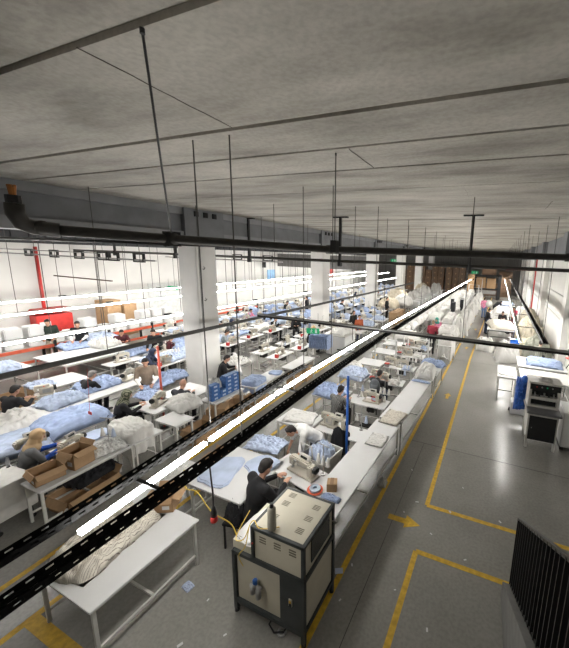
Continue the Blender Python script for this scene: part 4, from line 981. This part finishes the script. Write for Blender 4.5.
# ------------------------------------------------------------------ rows of sewing places, left block
ORD = ['first', 'second', 'third', 'fourth', 'fifth', 'sixth', 'seventh', 'eighth', 'ninth', 'tenth', 'eleventh', 'twelfth']
def joined(root, name, extra=()):
    """one merged low-detail mesh of a proto, for copies a few pixels large"""
    bm = bmesh.new(); mats = []
    for ch in root.children:
        me = ch.data.copy()
        mp = []
        for m in ch.data.materials:
            if m not in mats: mats.append(m)
            mp.append(mats.index(m))
        me.polygons.foreach_set('material_index', [mp[p.material_index] for p in me.polygons])
        me.transform(Matrix.Translation(ch.location)); bm.from_mesh(me)
    me = bpy.data.meshes.new(name); bm.to_mesh(me); bm.free()
    for m in mats: me.materials.append(m)
    return me
FST, FSM, FOM, FTS = joined(ST, 'sewing_table'), joined(SM, 'sewing_machine'), joined(OM, 'overlock_machine'), joined(TS[1], 'thread_stand')
def small(name, me, x, y, z, rz, label, cat, group, sc=1.):
    o = link(name, me); o.location = (x, y, z); o.rotation_euler.z = rz; o.scale = (sc,)*3; return tag(o, label, cat, group)
rows = [(-7.75, 10.2, 22.6, 'row right of the columns', PI/2), (-8.72, 10.4, 32, 'row just beside the columns', -PI/2), (-10.75, 7.6, 40, 'row left of the columns', PI/2), (-12.2, 7.0, 40, 'second row left of the columns', -PI/2),
        (-13.7, 10.2, 42, 'third row left of the columns', PI/2), (-15.4, 11.0, 42, 'row nearest the left wall', -PI/2)]
for ri, (x, ya, yb, rn, rz) in enumerate(rows):
    y, n = ya, 0
    while y < yb:
        xx = x+rnd.uniform(-.08, .08); near = y < 16 and n < 6
        mt = rnd.choice((SM, SM, OM)); cl = rnd.choice((M_blue, M_bluep, M_wcl, M_bluep, M_blue))
        ck = rnd.random()
        if near:
            lab = '%s from the camera in the %s' % (ORD[n], rn)
            dup(ST, (xx, y, 0), rz, lab.replace(' from', ' white sewing table from', 1))
            ang = rz+rnd.choice((0, 0, PI)); dup(mt, (xx, y+rnd.uniform(-.1, .1), .784), ang, lab.replace(' from', ' sewing machine from', 1))
            if rnd.random() < .7: dup(TS[rnd.randrange(2)], (xx-.18, y+.45, .784), rz, lab.replace(' from', ' thread stand from', 1))
            if rnd.random() < .35: tt = thing('thread_bottle', lab.replace(' from', ' dark red thread box from', 1), 'thread box', (xx+.15, y-.42, .784)); MB().box((0, 0, .07), (.12, .09, .14)).build('body', M_red, tt); MB().box((0, 0, .15), (.09, .07, .02)).build('top', M_wcl, tt)
            so_ = {2: -.72, 4: .72, 5: .75}.get(ri)
            if so_ and ck < .9: heap(xx+so_, y, .785, .52, .95, rnd.uniform(.12, .3), cl, lab.replace(' from', ' cloth pile from', 1), kind=rnd.choice(('heap', 'heap', 'flat'))); table(xx+so_, y, .55, 1.1, lab.replace(' from', ' white side table from', 1))
        else:
            g = 'far places in the '+rn; far = 'far down the '+rn
            small('sewing_table', FST, xx, y, 0, rz, 'white sewing table '+far, 'sewing table', g+', tables')
            small('sewing_machine', FSM if mt is SM else FOM, xx, y-.28, .784, rz, 'cream sewing machine '+far, 'sewing machine', g+', machines')
            if rnd.random() < .4: small('thread_stand', FTS, xx-.2, y+.05, .784, rz, 'thread stand '+far, 'thread stand', g+', stands')
            so_ = {2: -.72, 4: .72, 5: .75}.get(ri)
            if so_ and rnd.random() < .8: heap(xx+so_, y, .0, .52, 1.1, .95+rnd.uniform(0, .2), cl, ('white' if cl is M_wcl else 'blue')+' tall cloth stack '+far, g+(', white stacks' if cl is M_wcl else ', blue stacks'))
            if ck < .8: heap(xx, y+.32, .785, .56, .55, rnd.uniform(.15, .35), cl, ('white' if cl is M_wcl else 'blue')+' cloth pile '+far, g+(', white piles' if cl is M_wcl else ', blue piles')); 
        y += rnd.uniform(1.35, 1.6); n += 1
# seated workers down the rows
wk = [(-11.3, 9.5, C_navy, 0, 1.4), (-12.9, 12.5, C_grey, 1, 1.3), (-11.4, 14.2, C_black, 0, 1.5), (-9.0+.6, 13.2, C_black, 1, 1.2), (-14.3, 15.5, C_pink, 0, 1.5), (-16.0, 17.0, C_plaid, 0, 1.5), (-14.5, 19.5, C_black, 0, 1.4),
      (-12.9, 20.3, C_navy, 1, 1.2), (-11.4, 22.4, C_black, 0, 1.3), (-14.4, 24.1, C_grey, 0, 1.3), (-16.0, 25.5, C_maroon, 0, 1.3), (-12.8, 28.0, C_black, 1, 1.3), (-11.4, 30.5, C_navy, 0, 1.2)]
wl = ['in navy', 'in grey with a dark scarf', 'in black', 'in black with a scarf', 'in pink', 'in dark red check', 'in black close to the light line', 'in navy with a scarf', 'in black before the third column', 'in grey', 'in maroon', 'in black with a dark scarf', 'in navy near the fourth column']
for i, (x, y, c, hd, yw) in enumerate(wk):
    person(0, 0, 1.2, 0, 0, 'sit', ORD[min(i, 11)]*(i < 12)+('thirteenth' if i == 12 else '')+' seated worker down the left rows, '+wl[i], c, C_black, hair=(C_navy if i % 3 else C_bei) if hd else M_hair, hood=bool(hd), yaw=yw, xy=(x+.05, y), seat='none')
# cross pieces right of column 2
c = at(354, 314, 1.6)
person(354, 313, 1.6, 0, 0, 'stand', 'man in a black jacket standing beside the left aisle', C_black, C_black, yaw=1.9)
person(359.5, 318, 1.45, 0, 0, 'stand', 'person in a rust top right behind the black jacket man', C_oran, C_navy, yaw=2.2, sc=.93)
person(387.5, 299, 1.6, 0, 0, 'stand', 'person in a long black coat between third and fourth columns', C_black, C_black, yaw=1.6)
person(306.5, 298, 1.6, 0, 0, 'stand', 'person in black standing left of the second column', C_black, C_black, yaw=4.5)
person(296, 318, 1.25, 0, 0, 'sit', 'person in black bent over a table before the exit sign', C_black, C_black, yaw=2.5)
# big white box and blue garments on a rail near px 325,345
c = at(325, 352, .8)
t = thing('garment_rail', 'rail with light blue shirts hanging beside the left aisle', 'garment rail', (-7.0, 12.0, 0), .1)
MB().tube([(-.5, 0, 0), (-.5, 0, 1.35), (.5, 0, 1.35), (.5, 0, 0)], .015).build('rail', M_wmet, t)
for i in range(9):
    o = link('hanging_shirt', heap_mesh('heap', i % 9, M_blue), t); o.scale = (.33, .045, .0); o.scale = (.32, .30, .05); o.rotation_euler = (PI/2, 0, PI/2); o.location = (-.42+i*.105, 0, 1.0)
t = thing('white_cabinet', 'white boxy bin with a wire bundle on top beside the left aisle', 'cabinet', (-6.9, 13.8, 0))
MB().b2((-.5, -.6, .05), (.5, .6, .95)).build('body', M_white, t, bevel=.02); MB().b2((-.52, -.62, .95), (.52, .62, 1.0)).build('lid', M_wmet, t)
heap(-6.9, 13.8, 1.005, .9, 1.0, .3, M_wcl, 'white cloth on the white boxy bin', seed=3)
for i, y in enumerate((15.6, 17.3, 19.2)):
    table(-6.9, y, 1.0, 1.2, ORD[i]+' white table beside the standing pair at the left aisle', .02)
    if i: heap(-6.9, y, .785, .8, .9, .2, M_bluep, 'pale blue cloth on the '+ORD[i]+' table past the standing pair')
    dup(SM, (-7.2, y, .784), PI/2, 'sewing machine on the '+ORD[i]+' table beside the standing pair') if i == 0 else None
# small props behind column
tag(MB().cyl((WL+.5, 24, 3.4), (WL+.5, 24, 3.9), .18, n=12).build('wall_speaker', M_dark, smooth=True), 'dark round fixture high on the left wall', 'fixture')
tag(MB().box((WL+.25, 12.3+4.7, 3.65), (.5, 1.0, .45)).build('camera_box', M_dark, bevel=.05), 'dark box on the left wall just left of the nearest column', 'fixture')
tag(MB().box((WL+.056, 37, 2.6), (.1, 2.2, 1.3)).build('red_poster', M_red), 'red panel on the left wall left of the second column', 'panel')
tag(MB().box((WL+.056, 25.5, 2.7), (.1, 1.0, .9)).build('poster', mat('yellow_blue_poster', (.25, .45, .7), .5, stripes=(1.2, (.8, .7, .1), 3., .6))), 'small yellow and blue poster on the left wall', 'poster')
# beige heaps and cartons before the fifth column
for i, (x, y, w, d, h, mm) in enumerate(((-8.0, 24.5, 1.6, 1.6, .7, M_beige), (-7.4, 26.6, 1.6, 1.6, .8, M_wcl), (-8.4, 28.4, 1.8, 1.6, 1.1, M_beige), (-7.2, 30.4, 1.4, 1.6, 1.0, M_wcl), (-7.3, 33, 1.5, 1.8, 1.0, M_wcl), (-7.2, 36, 1.5, 1.8, 1.1, M_wcl), (-8.2, 39, 1.8, 2, 1.2, M_beige), (-7.0, 42, 1.2, 2.2, 1.1, M_wcl))):
    if i > 2: x -= .35
    heap(x, y, .785 if i < 3 else .0, w, d, h if i < 3 else h+.5, mm, '%s %s garment heap beyond the left aisle tables' % (ORD[i], 'beige' if mm is M_beige else 'white'))
    if i < 3: table(x, y, w*.95, d*.9, 'table under the %s garment heap beyond the left aisle' % ORD[i])
for i in range(3): carton(-6.7, 21.9+i*.75, 0, .6, .65, .85, ORD[i]+' brown carton in a row beside the left aisle', 0, opened=False)
g = 'white crates stacked beyond the left aisle'
for i in range(8):
    o = MB().box((0, 0, .5), (.7, .8, 1.0)).build('white_crate', M_white, bevel=.03) if i == 0 else cr0.copy()
    if i == 0: cr0 = o
    else: COL.objects.link(o)
    o.location = (-6.55, 27.6+i*1.35, 0); tag(o, 'white crate standing in the line beyond the left aisle', 'crate', g)
# brown carton wall at the back
g = 'brown cartons stacked against the back wall'
cb = MB().box((0, 0, .38), (.84, .8, .74)).build('cardboard_box', M_cardb, bevel=.015); cb.location = (-13.2, 47.5, .005); tag(cb, 'brown carton in the tall stacked wall of cartons at the back', 'box', g)
MB().b2((-.1, -.405, .3), (.1, -.402, .5)).build('shipping_label', M_card, cb)
for i in range(10):
    for j in range(5):
        if i+j == 0 or (i in (0, 4) and j == 4): continue
        dup(cb, (-13.2+i*.92+(.2 if i > 6 else 0), 47.5+rnd.uniform(-.1, .1), .005+j*.76), rnd.uniform(-.03, .03), group=g)
# ------------------------------------------------------------------ centre back: white garments everywhere
tt = table(0, 0, .8, 1.2, 'x'); TBm = joined(tt, 'work_table')
for c in list(tt.children): bpy.data.objects.remove(c)
bpy.data.objects.remove(tt)
y = 16.6; i = 0; g = 'white garment heaps filling the middle of the hall'
while y < 40.5:
    for (x, w) in ((-4.55, .9), (-3.6, .9), (-2.75, .7)):
        if y < 20 and x != -4.55: continue
        h = rnd.uniform(.3, .55); z0 = .785
        kd = rnd.random() < .5; heap(x, y+rnd.uniform(-.05, .05), z0, w*(.8 if kd else 1), (1.05 if kd else 1.35), h, M_wcl, 'white garment heap on a table in the middle of the hall', g, kind='drape' if kd else 'heap', rz=0)
        small('work_table', TBm, x, y, 0, 0, 'white table buried under garment heaps in the middle', 'table', 'white tables under the garment heaps')
    y += 1.45; i += 1
# white stacked bundles: rounded tall heaps beside the main aisle
g = 'tall white garment bundles beside the main aisle'
for i in range(11):
    y = 19.4+i*1.95
    heap(-1.95+.012*(y-18), y, 0., .75, 1.45+.2*(i % 2), 1.1+rnd.uniform(-.15, .3), M_wcl, 'tall white garment bundle standing along the main aisle', g, seed=i % 9)
def arch(x, y, w, h, label, group=None):
    t = thing('clothes_rack', label, 'clothes rack', (x, y, 0), rnd.uniform(-.1, .1), group)
    MB().tube([(-w/2, 0, 0), (-w/2, 0, h), (w/2, 0, h), (w/2, 0, 0)], .04, 6).build('frame', M_white, t)
    MB().bar((-w/2, 0, h*.55), (w/2, 0, h*.55), .05, .05).build('crossbar', M_white, t)
for i, (x, y, h) in enumerate(((-2.6, 24, 1.9), (-3.5, 27, 2.0), (-2.4, 29.5, 1.9), (-3.2, 32, 2.0), (-2.3, 36, 2.1), (-2.2, 41, 2.5), (-4.2, 30, 1.9), (-4.0, 22.5, 1.7))):
    arch(x, y, 1.0, h, ORD[i]+' white garment frame from the camera among the white heaps')
for i, (x, y) in enumerate(((-2.75, 23.2), (-2.4, 25.6), (-3.1, 25.2))):
    tag(MB().b2((x-.12, y-.3, .8), (x+.12, y+.3, 1.75)).build('black_garment', C_black), ORD[i]+' black garment hanging between the white frames', 'garment')
# tables with shelves ahead of the red vest
table(-1.95, 15.0, .6, 1.0, 'table under the heap right of the maroon vest', h=.85); heap(-1.95, 15.05, .86, .66, 1.0, .4, M_wcl, 'white garments draped just right of the maroon vest', kind='drape', seed=1)
heap(-3.9, 15.2, .785, 1.2, 1.1, .4, M_wcl, 'white garments left of the maroon vest', seed=6); table(-3.9, 15.2, 1.1, 1.0, 'table left of the maroon vest')
heap(-2.2, 17.3, .785, 1.1, 1.2, .5, M_wcl, 'white garments heaped behind the maroon vest', seed=2); table(-2.2, 17.3, 1.1, 1.2, 'table behind the maroon vest')
for i, (x, y) in enumerate(((-4.1, 12.4), (-2.9, 13.2), (-4.2, 14.0))): arch(x, y, .9, 1.35, ORD[i]+' white shelf frame before the maroon vest')
# ------------------------------------------------------------------ right side
table(.62, 12.0, .62, 1.3, 'white high table at the end of the right packing row', 0, .9)
pieces(.62, 12.0, .90, .5, 1.0, 2, M_wcl, 'white paper sheets on the right high table')
table(1.85, 12.2, 1.6, 1.2, 'wide white table behind the blue bag', 0, .85)
pieces(1.75, 12.3, .853, .8, .7, 3, M_wcl, 'white sheets on the wide right table', .2)
tag(MB().box((1.75, 11.9, .875), (.5, .3, .04)).build('orange_folder', mat('orange_brown_board', (.45, .13, .04), .5)), 'flat orange board on the wide white table', 'board')
table(1.9, 13.9, 1.7, 1.4, 'second wide white table on the right', 0, .8); heap(2.0, 13.9, .805, 1.3, 1.0, .15, M_blue, 'flat blue cloth on the second right table', seed=3, kind='flat')
# press
t = thing('fusing_press', 'black and white press machine with a black cabinet on the right floor', 'machine', (1.40, 9.05, 0), .04)
MB().b2((-.335, -.34, .22), (.335, .30, .95)).build('cabinet', M_wmet, t, bevel=.005); MB().b2((-.31, -.352, .25), (.31, -.338, .90)).build('cabinet_door', M_black, t); MB().ell((-.24, -.36, .58), (.012, .01, .012)).build('door_knob', M_gmet, bpy.data.objects['cabinet_door'])
for sx in (-1, 1):
    for sy in (-.3, .28): MB().b2((sx*.32-.03, sy-.03, 0), (sx*.32+.03, sy+.03, .98)).build('leg', M_wmet, t)
MB().b2((-.40, -.44, .98), (.40, .34, 1.04)).build('work_plate', mat('grey_plate', (.17, .17, .18), .35, metal=.4), t, bevel=.01)
MB().b2((-.36, -.1, 1.02), (.36, .34, 1.10)).b2((-.36, -.14, 1.10), (-.30, .34, 1.70)).b2((.30, -.14, 1.10), (.36, .34, 1.70)).build('side_frame', M_wmet, t, bevel=.006)
MB().b2((-.30, -.02, 1.10), (.30, .32, 1.70)).build('press_body', M_black, t)
MB().b2((-.33, -.16, 1.28), (.33, -.02, 1.36)).build('front_bar', M_wmet, t)
for i in range(5): MB().cyl((-.22+i*.11, -.10, 1.36), (-.22+i*.11, -.10, 1.46), .022).build('cylinder', M_dark if i % 2 else M_gmet, t)
MB().b2((-.35, -.15, 1.54), (.35, -.10, 1.70)).build('control_strip', M_black, t)
for i in range(4): MB().cyl((-.2+i*.12, -.16, 1.62), (-.2+i*.12, -.15, 1.62), .018).build('button', (M_red, M_gmet, M_green, M_gmet)[i], t)
MB().b2((-.39, -.18, 1.70), (.39, .36, 1.75)).build('top_plate', M_wmet, t, bevel=.005)
heap(1.42, 9.1, 1.755, .3, .2, .06, M_wcl, 'white rag on top of the press machine', seed=2, cat='rag')
t = thing('white_machine', 'white cased machine with a red sticker right of the press', 'machine', (2.15, 9.3, 0))
MB().b2((-.25, -.4, .1), (.3, .4, 1.05)).build('body', M_white, t, bevel=.02); MB().b2((-.12, -.41, .80), (.08, -.402, .98)).build('sticker', M_red, t)
for sx in (-.2, .25): MB().b2((sx-.04, -.35, 0), (sx+.04, .35, .1)).build('foot', M_dark, t)
MB().ell((0, -.42, .9), (.04, .02, .04)).build('yellow_mark', M_yel, t)
t = thing('blue_bag', 'tall blue plastic bag hanging at the end of the right packing table', 'bag', at(519, 410, .35))
o = link('bag', heap_mesh('heap', 4, M_bbag), t); o.rotation_euler = (PI/2, 0, .3); o.scale = (.20, .52, .22); o.location = (.02, .12, .5)
o = MB().ell((.06, 0, .98), (.11, .10, .14)).build('bag_knot', M_bbag, t, True)
t = thing('white_drum', 'white bin under the blue bag', 'bin', (.95, 10.75, 0)); MB().b2((-.18, -.2, 0), (.3, .25, .38)).build('body', M_white, t, bevel=.02)
c = at(403-0, 0+0, 0) if False else None
c = at(511, 410, 0); heap(c.x, c.y, 0, .2, .15, .08, C_black, 'small dark shoe on the floor left of the white bin', seed=3, cat='shoe', name='shoe')
# sacks and beige cloth mounds
for i, (px, py, w, d, h, mm, lab) in enumerate(((491, 352, 1.1, 1.1, .7, M_wcl, 'first white sack on the floor by the right packing tables'), (504, 362, 1.3, 1.2, .95, M_wcl, 'big white sack on the floor in front of the right packing tables'), (514, 356, 1.1, 1.3, .9, M_beige, 'beige sack behind the big white sack'), (480, 345, .9, .9, .4, M_wcl, 'small flat white sack beside the aisle'))):
    c = at(px, py, 0); heap(c.x+(.5 if i == 2 else -.35 if i == 0 else .1), c.y+(.5 if i == 2 else .3), 0, w*.85, d*.8, h, mm, lab, cat='sack', name='sack')
for i, (x, y, w, d, h, mm, lab) in enumerate(((2.1, 17.2, 1.3, 1.3, 1.15, M_olive, 'olive striped cloth mound right of the sacks'), (2.1, 19.4, 1.3, 2.4, 1.35, M_khaki, 'khaki cloth mound under the right trays, nearer'), (2.0, 21.9, 1.3, 2.2, 1.3, M_beige, 'beige cloth mound under the right trays'), (2.3, 24.6, 1.1, 2.4, 1.5, M_khaki, 'khaki cloth mound near the red pipe'), (2.2, 29, 1.2, 2.0, 1.2, M_wcl, 'white cloth mound behind the right trays'))):
    heap(x, y, 0, w, d, h, mm, lab)
table(.45, 20.6, 1.5, 2.4, 'dark legged table piled with cream cloth on the right', 0, .85, lm=M_dark)
heap(.45, 20.6, .855, 1.5, 2.3, .35, M_cre, 'cream cloth piled on the dark legged table', seed=2)
table(.5, 26.0, 1.3, 2.2, 'white cloth covered table on the right, farther', 0, .85); heap(.5, 26.2, .855, 1.3, 2.3, .45, M_wcl, 'white cloth on the farther right table', seed=5)
heap(-.1, 25.2, 0, 1.0, 1.6, 1.0, M_wcl, 'white cloth bundle on the floor beside the farther right table', seed=8)
table(.9, 31.0, 1.4, 2.0, 'pale table beyond the person bending in black', 0, .85); heap(.9, 31, .855, 1.3, 1.8, .3, M_bluep, 'pale blue cloth on the table beyond the bending person', seed=1)
person(483.5, 298, 1.6, 0, 0, 'stand', 'person in a pink top and blue jeans standing in the aisle', C_pink, C_jean, hair=M_hair, yaw=.3, xy=(-.84, 27.9), near=False)
tag(MB().ell((-.50, 27.9, 1.25), (.28, .22, .3)).build('white_bundle', M_wcl, smooth=True), 'white bundle held by the person in pink', 'bundle')
person(490, 310, 1.6, 0, 0, 'work', 'man in black standing at the table with cream cloth', C_black, C_navy, yaw=1.2, xy=(-.42, 21.9))
person(505, 300, 1.24, 0, 0, 'bend', 'person in black bending over the farther right table', C_black, C_black, yaw=.9, xy=(.0, 28.6), sc=1.05)
person(507, 312, 1.35, 0, 0, 'sit', 'woman with dark hair in black behind the cream cloth table', C_black, C_black, yaw=3.1, xy=(.55, 24.0))
person(519, 303, 1.4, 0, 0, 'sit', 'person in a red pink top under the right light line', cloth('red_pink_top', (.5, .06, .12)), C_black, yaw=3.6, xy=(1.45, 26.8))
person(510, 326, 1.3, 0, 0, 'sit', 'person in a patterned dark top right of the cream cloth table', C_plaid, C_black, yaw=4.4, xy=(1.35, 22.9))
person(533, 323, 1.25, 0, 0, 'sit', 'person in an olive shirt seated before the khaki mound', M_olive, C_black, yaw=.3, xy=(2.0, 15.6))
tag(MB().box((0, 0, 0), (.3, .2, .14)).cyl((-.1, 0, .05), (-.02, 0, .52), .005, n=5).cyl((.1, 0, .05), (.05, 0, .52), .005, n=5).build('blue_crate', M_bbag, bevel=.01), 'small blue box hanging under the near end of the right light line', 'box').location = (.78, 12.35, 1.95)
# dark equipment and cartons at the back right
t = thing('spreading_machine', 'black framed machine with a shelf of cartons at the back of the aisle', 'machine', (-1.2, 42, 0))
for sx in (-1.6, 1.4): MB().b2((sx-.2, -.6, 0), (sx+.2, .6, 3.0)).build('upright', M_black, t)
MB().b2((-1.6, -.6, 2.85), (1.4, .6, 3.0)).b2((-1.6, -.6, 1.2), (1.4, .6, 1.35)).build('shelf', M_black, t); MB().b2((-1.2, -.75, .7), (1.1, -.3, 1.1)).build('table_plate', M_gmet, t)
for i, (x, z, w, h, mm) in enumerate(((-1.6, 1.36, 1.1, 1.3, M_card), (-.4, 1.36, 1.0, 1.2, M_card), (.15-.9, 3.0, 1.6, .7, M_cardb))): carton(x-.3, 42, z, w, .9, h, ORD[i]+' carton on the black machine at the back', opened=False, m=mm)
for i in range(4): carton(-3.0, 40.5, .76*i, .8, .9, .74, ORD[i]+' carton from the floor in the stack beside the exit sign', opened=False, m=M_card)
for i in range(5):
    carton(.9+.0*i, 46, .66*i, 1.6, .9, .64, ORD[i]+' carton from the floor in the stack at the back right', opened=False, m=M_cardb)
for i in range(4): carton(-1.2+.9*(i % 2), 47.5, .8*(i//2), .85, .9, .78, ORD[i]+' carton behind the black machine', opened=False, m=M_cardb)
# hose reel / wires near right wall
tag(MB().tube([(2.75, 12.5, 2.1), (2.6, 12.2, 2.3), (2.3, 11.6, 2.0), (2.35, 11.0, 1.5), (2.5, 10.6, 1.2)], .012, 6).tube([(2.9, 11.8, 1.8), (2.5, 11.4, 1.95), (2.2, 11.0, 1.6)], .012, 6).build('wire_bundle', M_dark, smooth=True), 'tangled dark wires by the right wall', 'wires')
tag(MB().lathe((2.65, 12.4, 1.55), [(.22, 0), (.24, .02), (.1, .04), (.02, .05)], 14).build('red_lampshade', M_red, smooth=True), 'small red disc above the right wide table', 'disc')
dup(CH, (2.55, 10.6, 0), 1.2, 'dark chair between the white machine and the right wall')
# small floor litter
g = 'tiny paper scraps on the concrete floor'; sc0 = None
for (px, py) in ((417, 502), (404, 512), (450, 512), (427, 630), (431, 534), (463, 488), (500, 522), (340, 600), (352, 565), (208, 600), (225, 635), (180, 645), (238, 560), (465, 560), (412, 470), (395, 590)):
    c = at(px, py, 0)
    if sc0 is None: sc0 = MB().box((0, 0, .003), (.05, .025, .004)).build('paper_scrap', M_white); o = sc0
    else: o = sc0.copy(); COL.objects.link(o)
    o.location = (c.x, c.y, 0); o.rotation_euler.z = rnd.uniform(0, 6); o.scale = (rnd.uniform(.5, 1.3),)*3; o.scale.z = 1; tag(o, 'tiny white paper scrap on the concrete floor', 'scrap', g)
c = at(339, 571, 0); tag(MB().box((c.x, c.y, .003), (.12, .09, .005), rz=.5).build('paper_sheet', M_bluep), 'pale blue paper square beside the yellow line near the beige machine', 'paper')
c = at(282, 633, 0); tag(MB().tube([(c.x+.05*math.cos(a*.5), c.y+.05*math.sin(a*.5), .02) for a in range(13)], .014, 6).build('cable_ring', M_gmet, smooth=True), 'small grey ring on the floor under the beige machine', 'ring')

# remove protos
def rm(o):
    for c in list(o.children): rm(c)
    bpy.data.objects.remove(o)
for o in (SM, OM, TS[0], TS[1], ST, CH, SL): rm(o)

# ------------------------------------------------------------------ camera, world, view
cam = bpy.data.cameras.new('camera'); co = bpy.data.objects.new('camera', cam); COL.objects.link(co)
cam.sensor_fit = 'AUTO'; cam.sensor_width = 36; cam.lens = F*36/648; cam.shift_x = (284.5-PX)/648; cam.shift_y = -(324-PY)/648; cam.clip_start = .05; cam.clip_end = 200
M = Matrix(((_X.x, _X.y, _X.z), (_Y.x, _Y.y, _Y.z), (_Z.x, _Z.y, _Z.z)))   # camera -> world
co.matrix_world = Matrix.Translation((0, 0, H)) @ M.to_4x4()
sc = bpy.context.scene; sc.camera = co
w = bpy.data.worlds.new('world'); sc.world = w; w.use_nodes = True
w.node_tree.nodes['Background'].inputs[0].default_value = (.9, .93, 1, 1); w.node_tree.nodes['Background'].inputs[1].default_value = .05
sc.view_settings.view_transform = 'Standard'; sc.view_settings.look = 'None'; sc.view_settings.gamma = 1; sc.view_settings.use_curve_mapping = False
sc.view_settings.exposure = 1.35
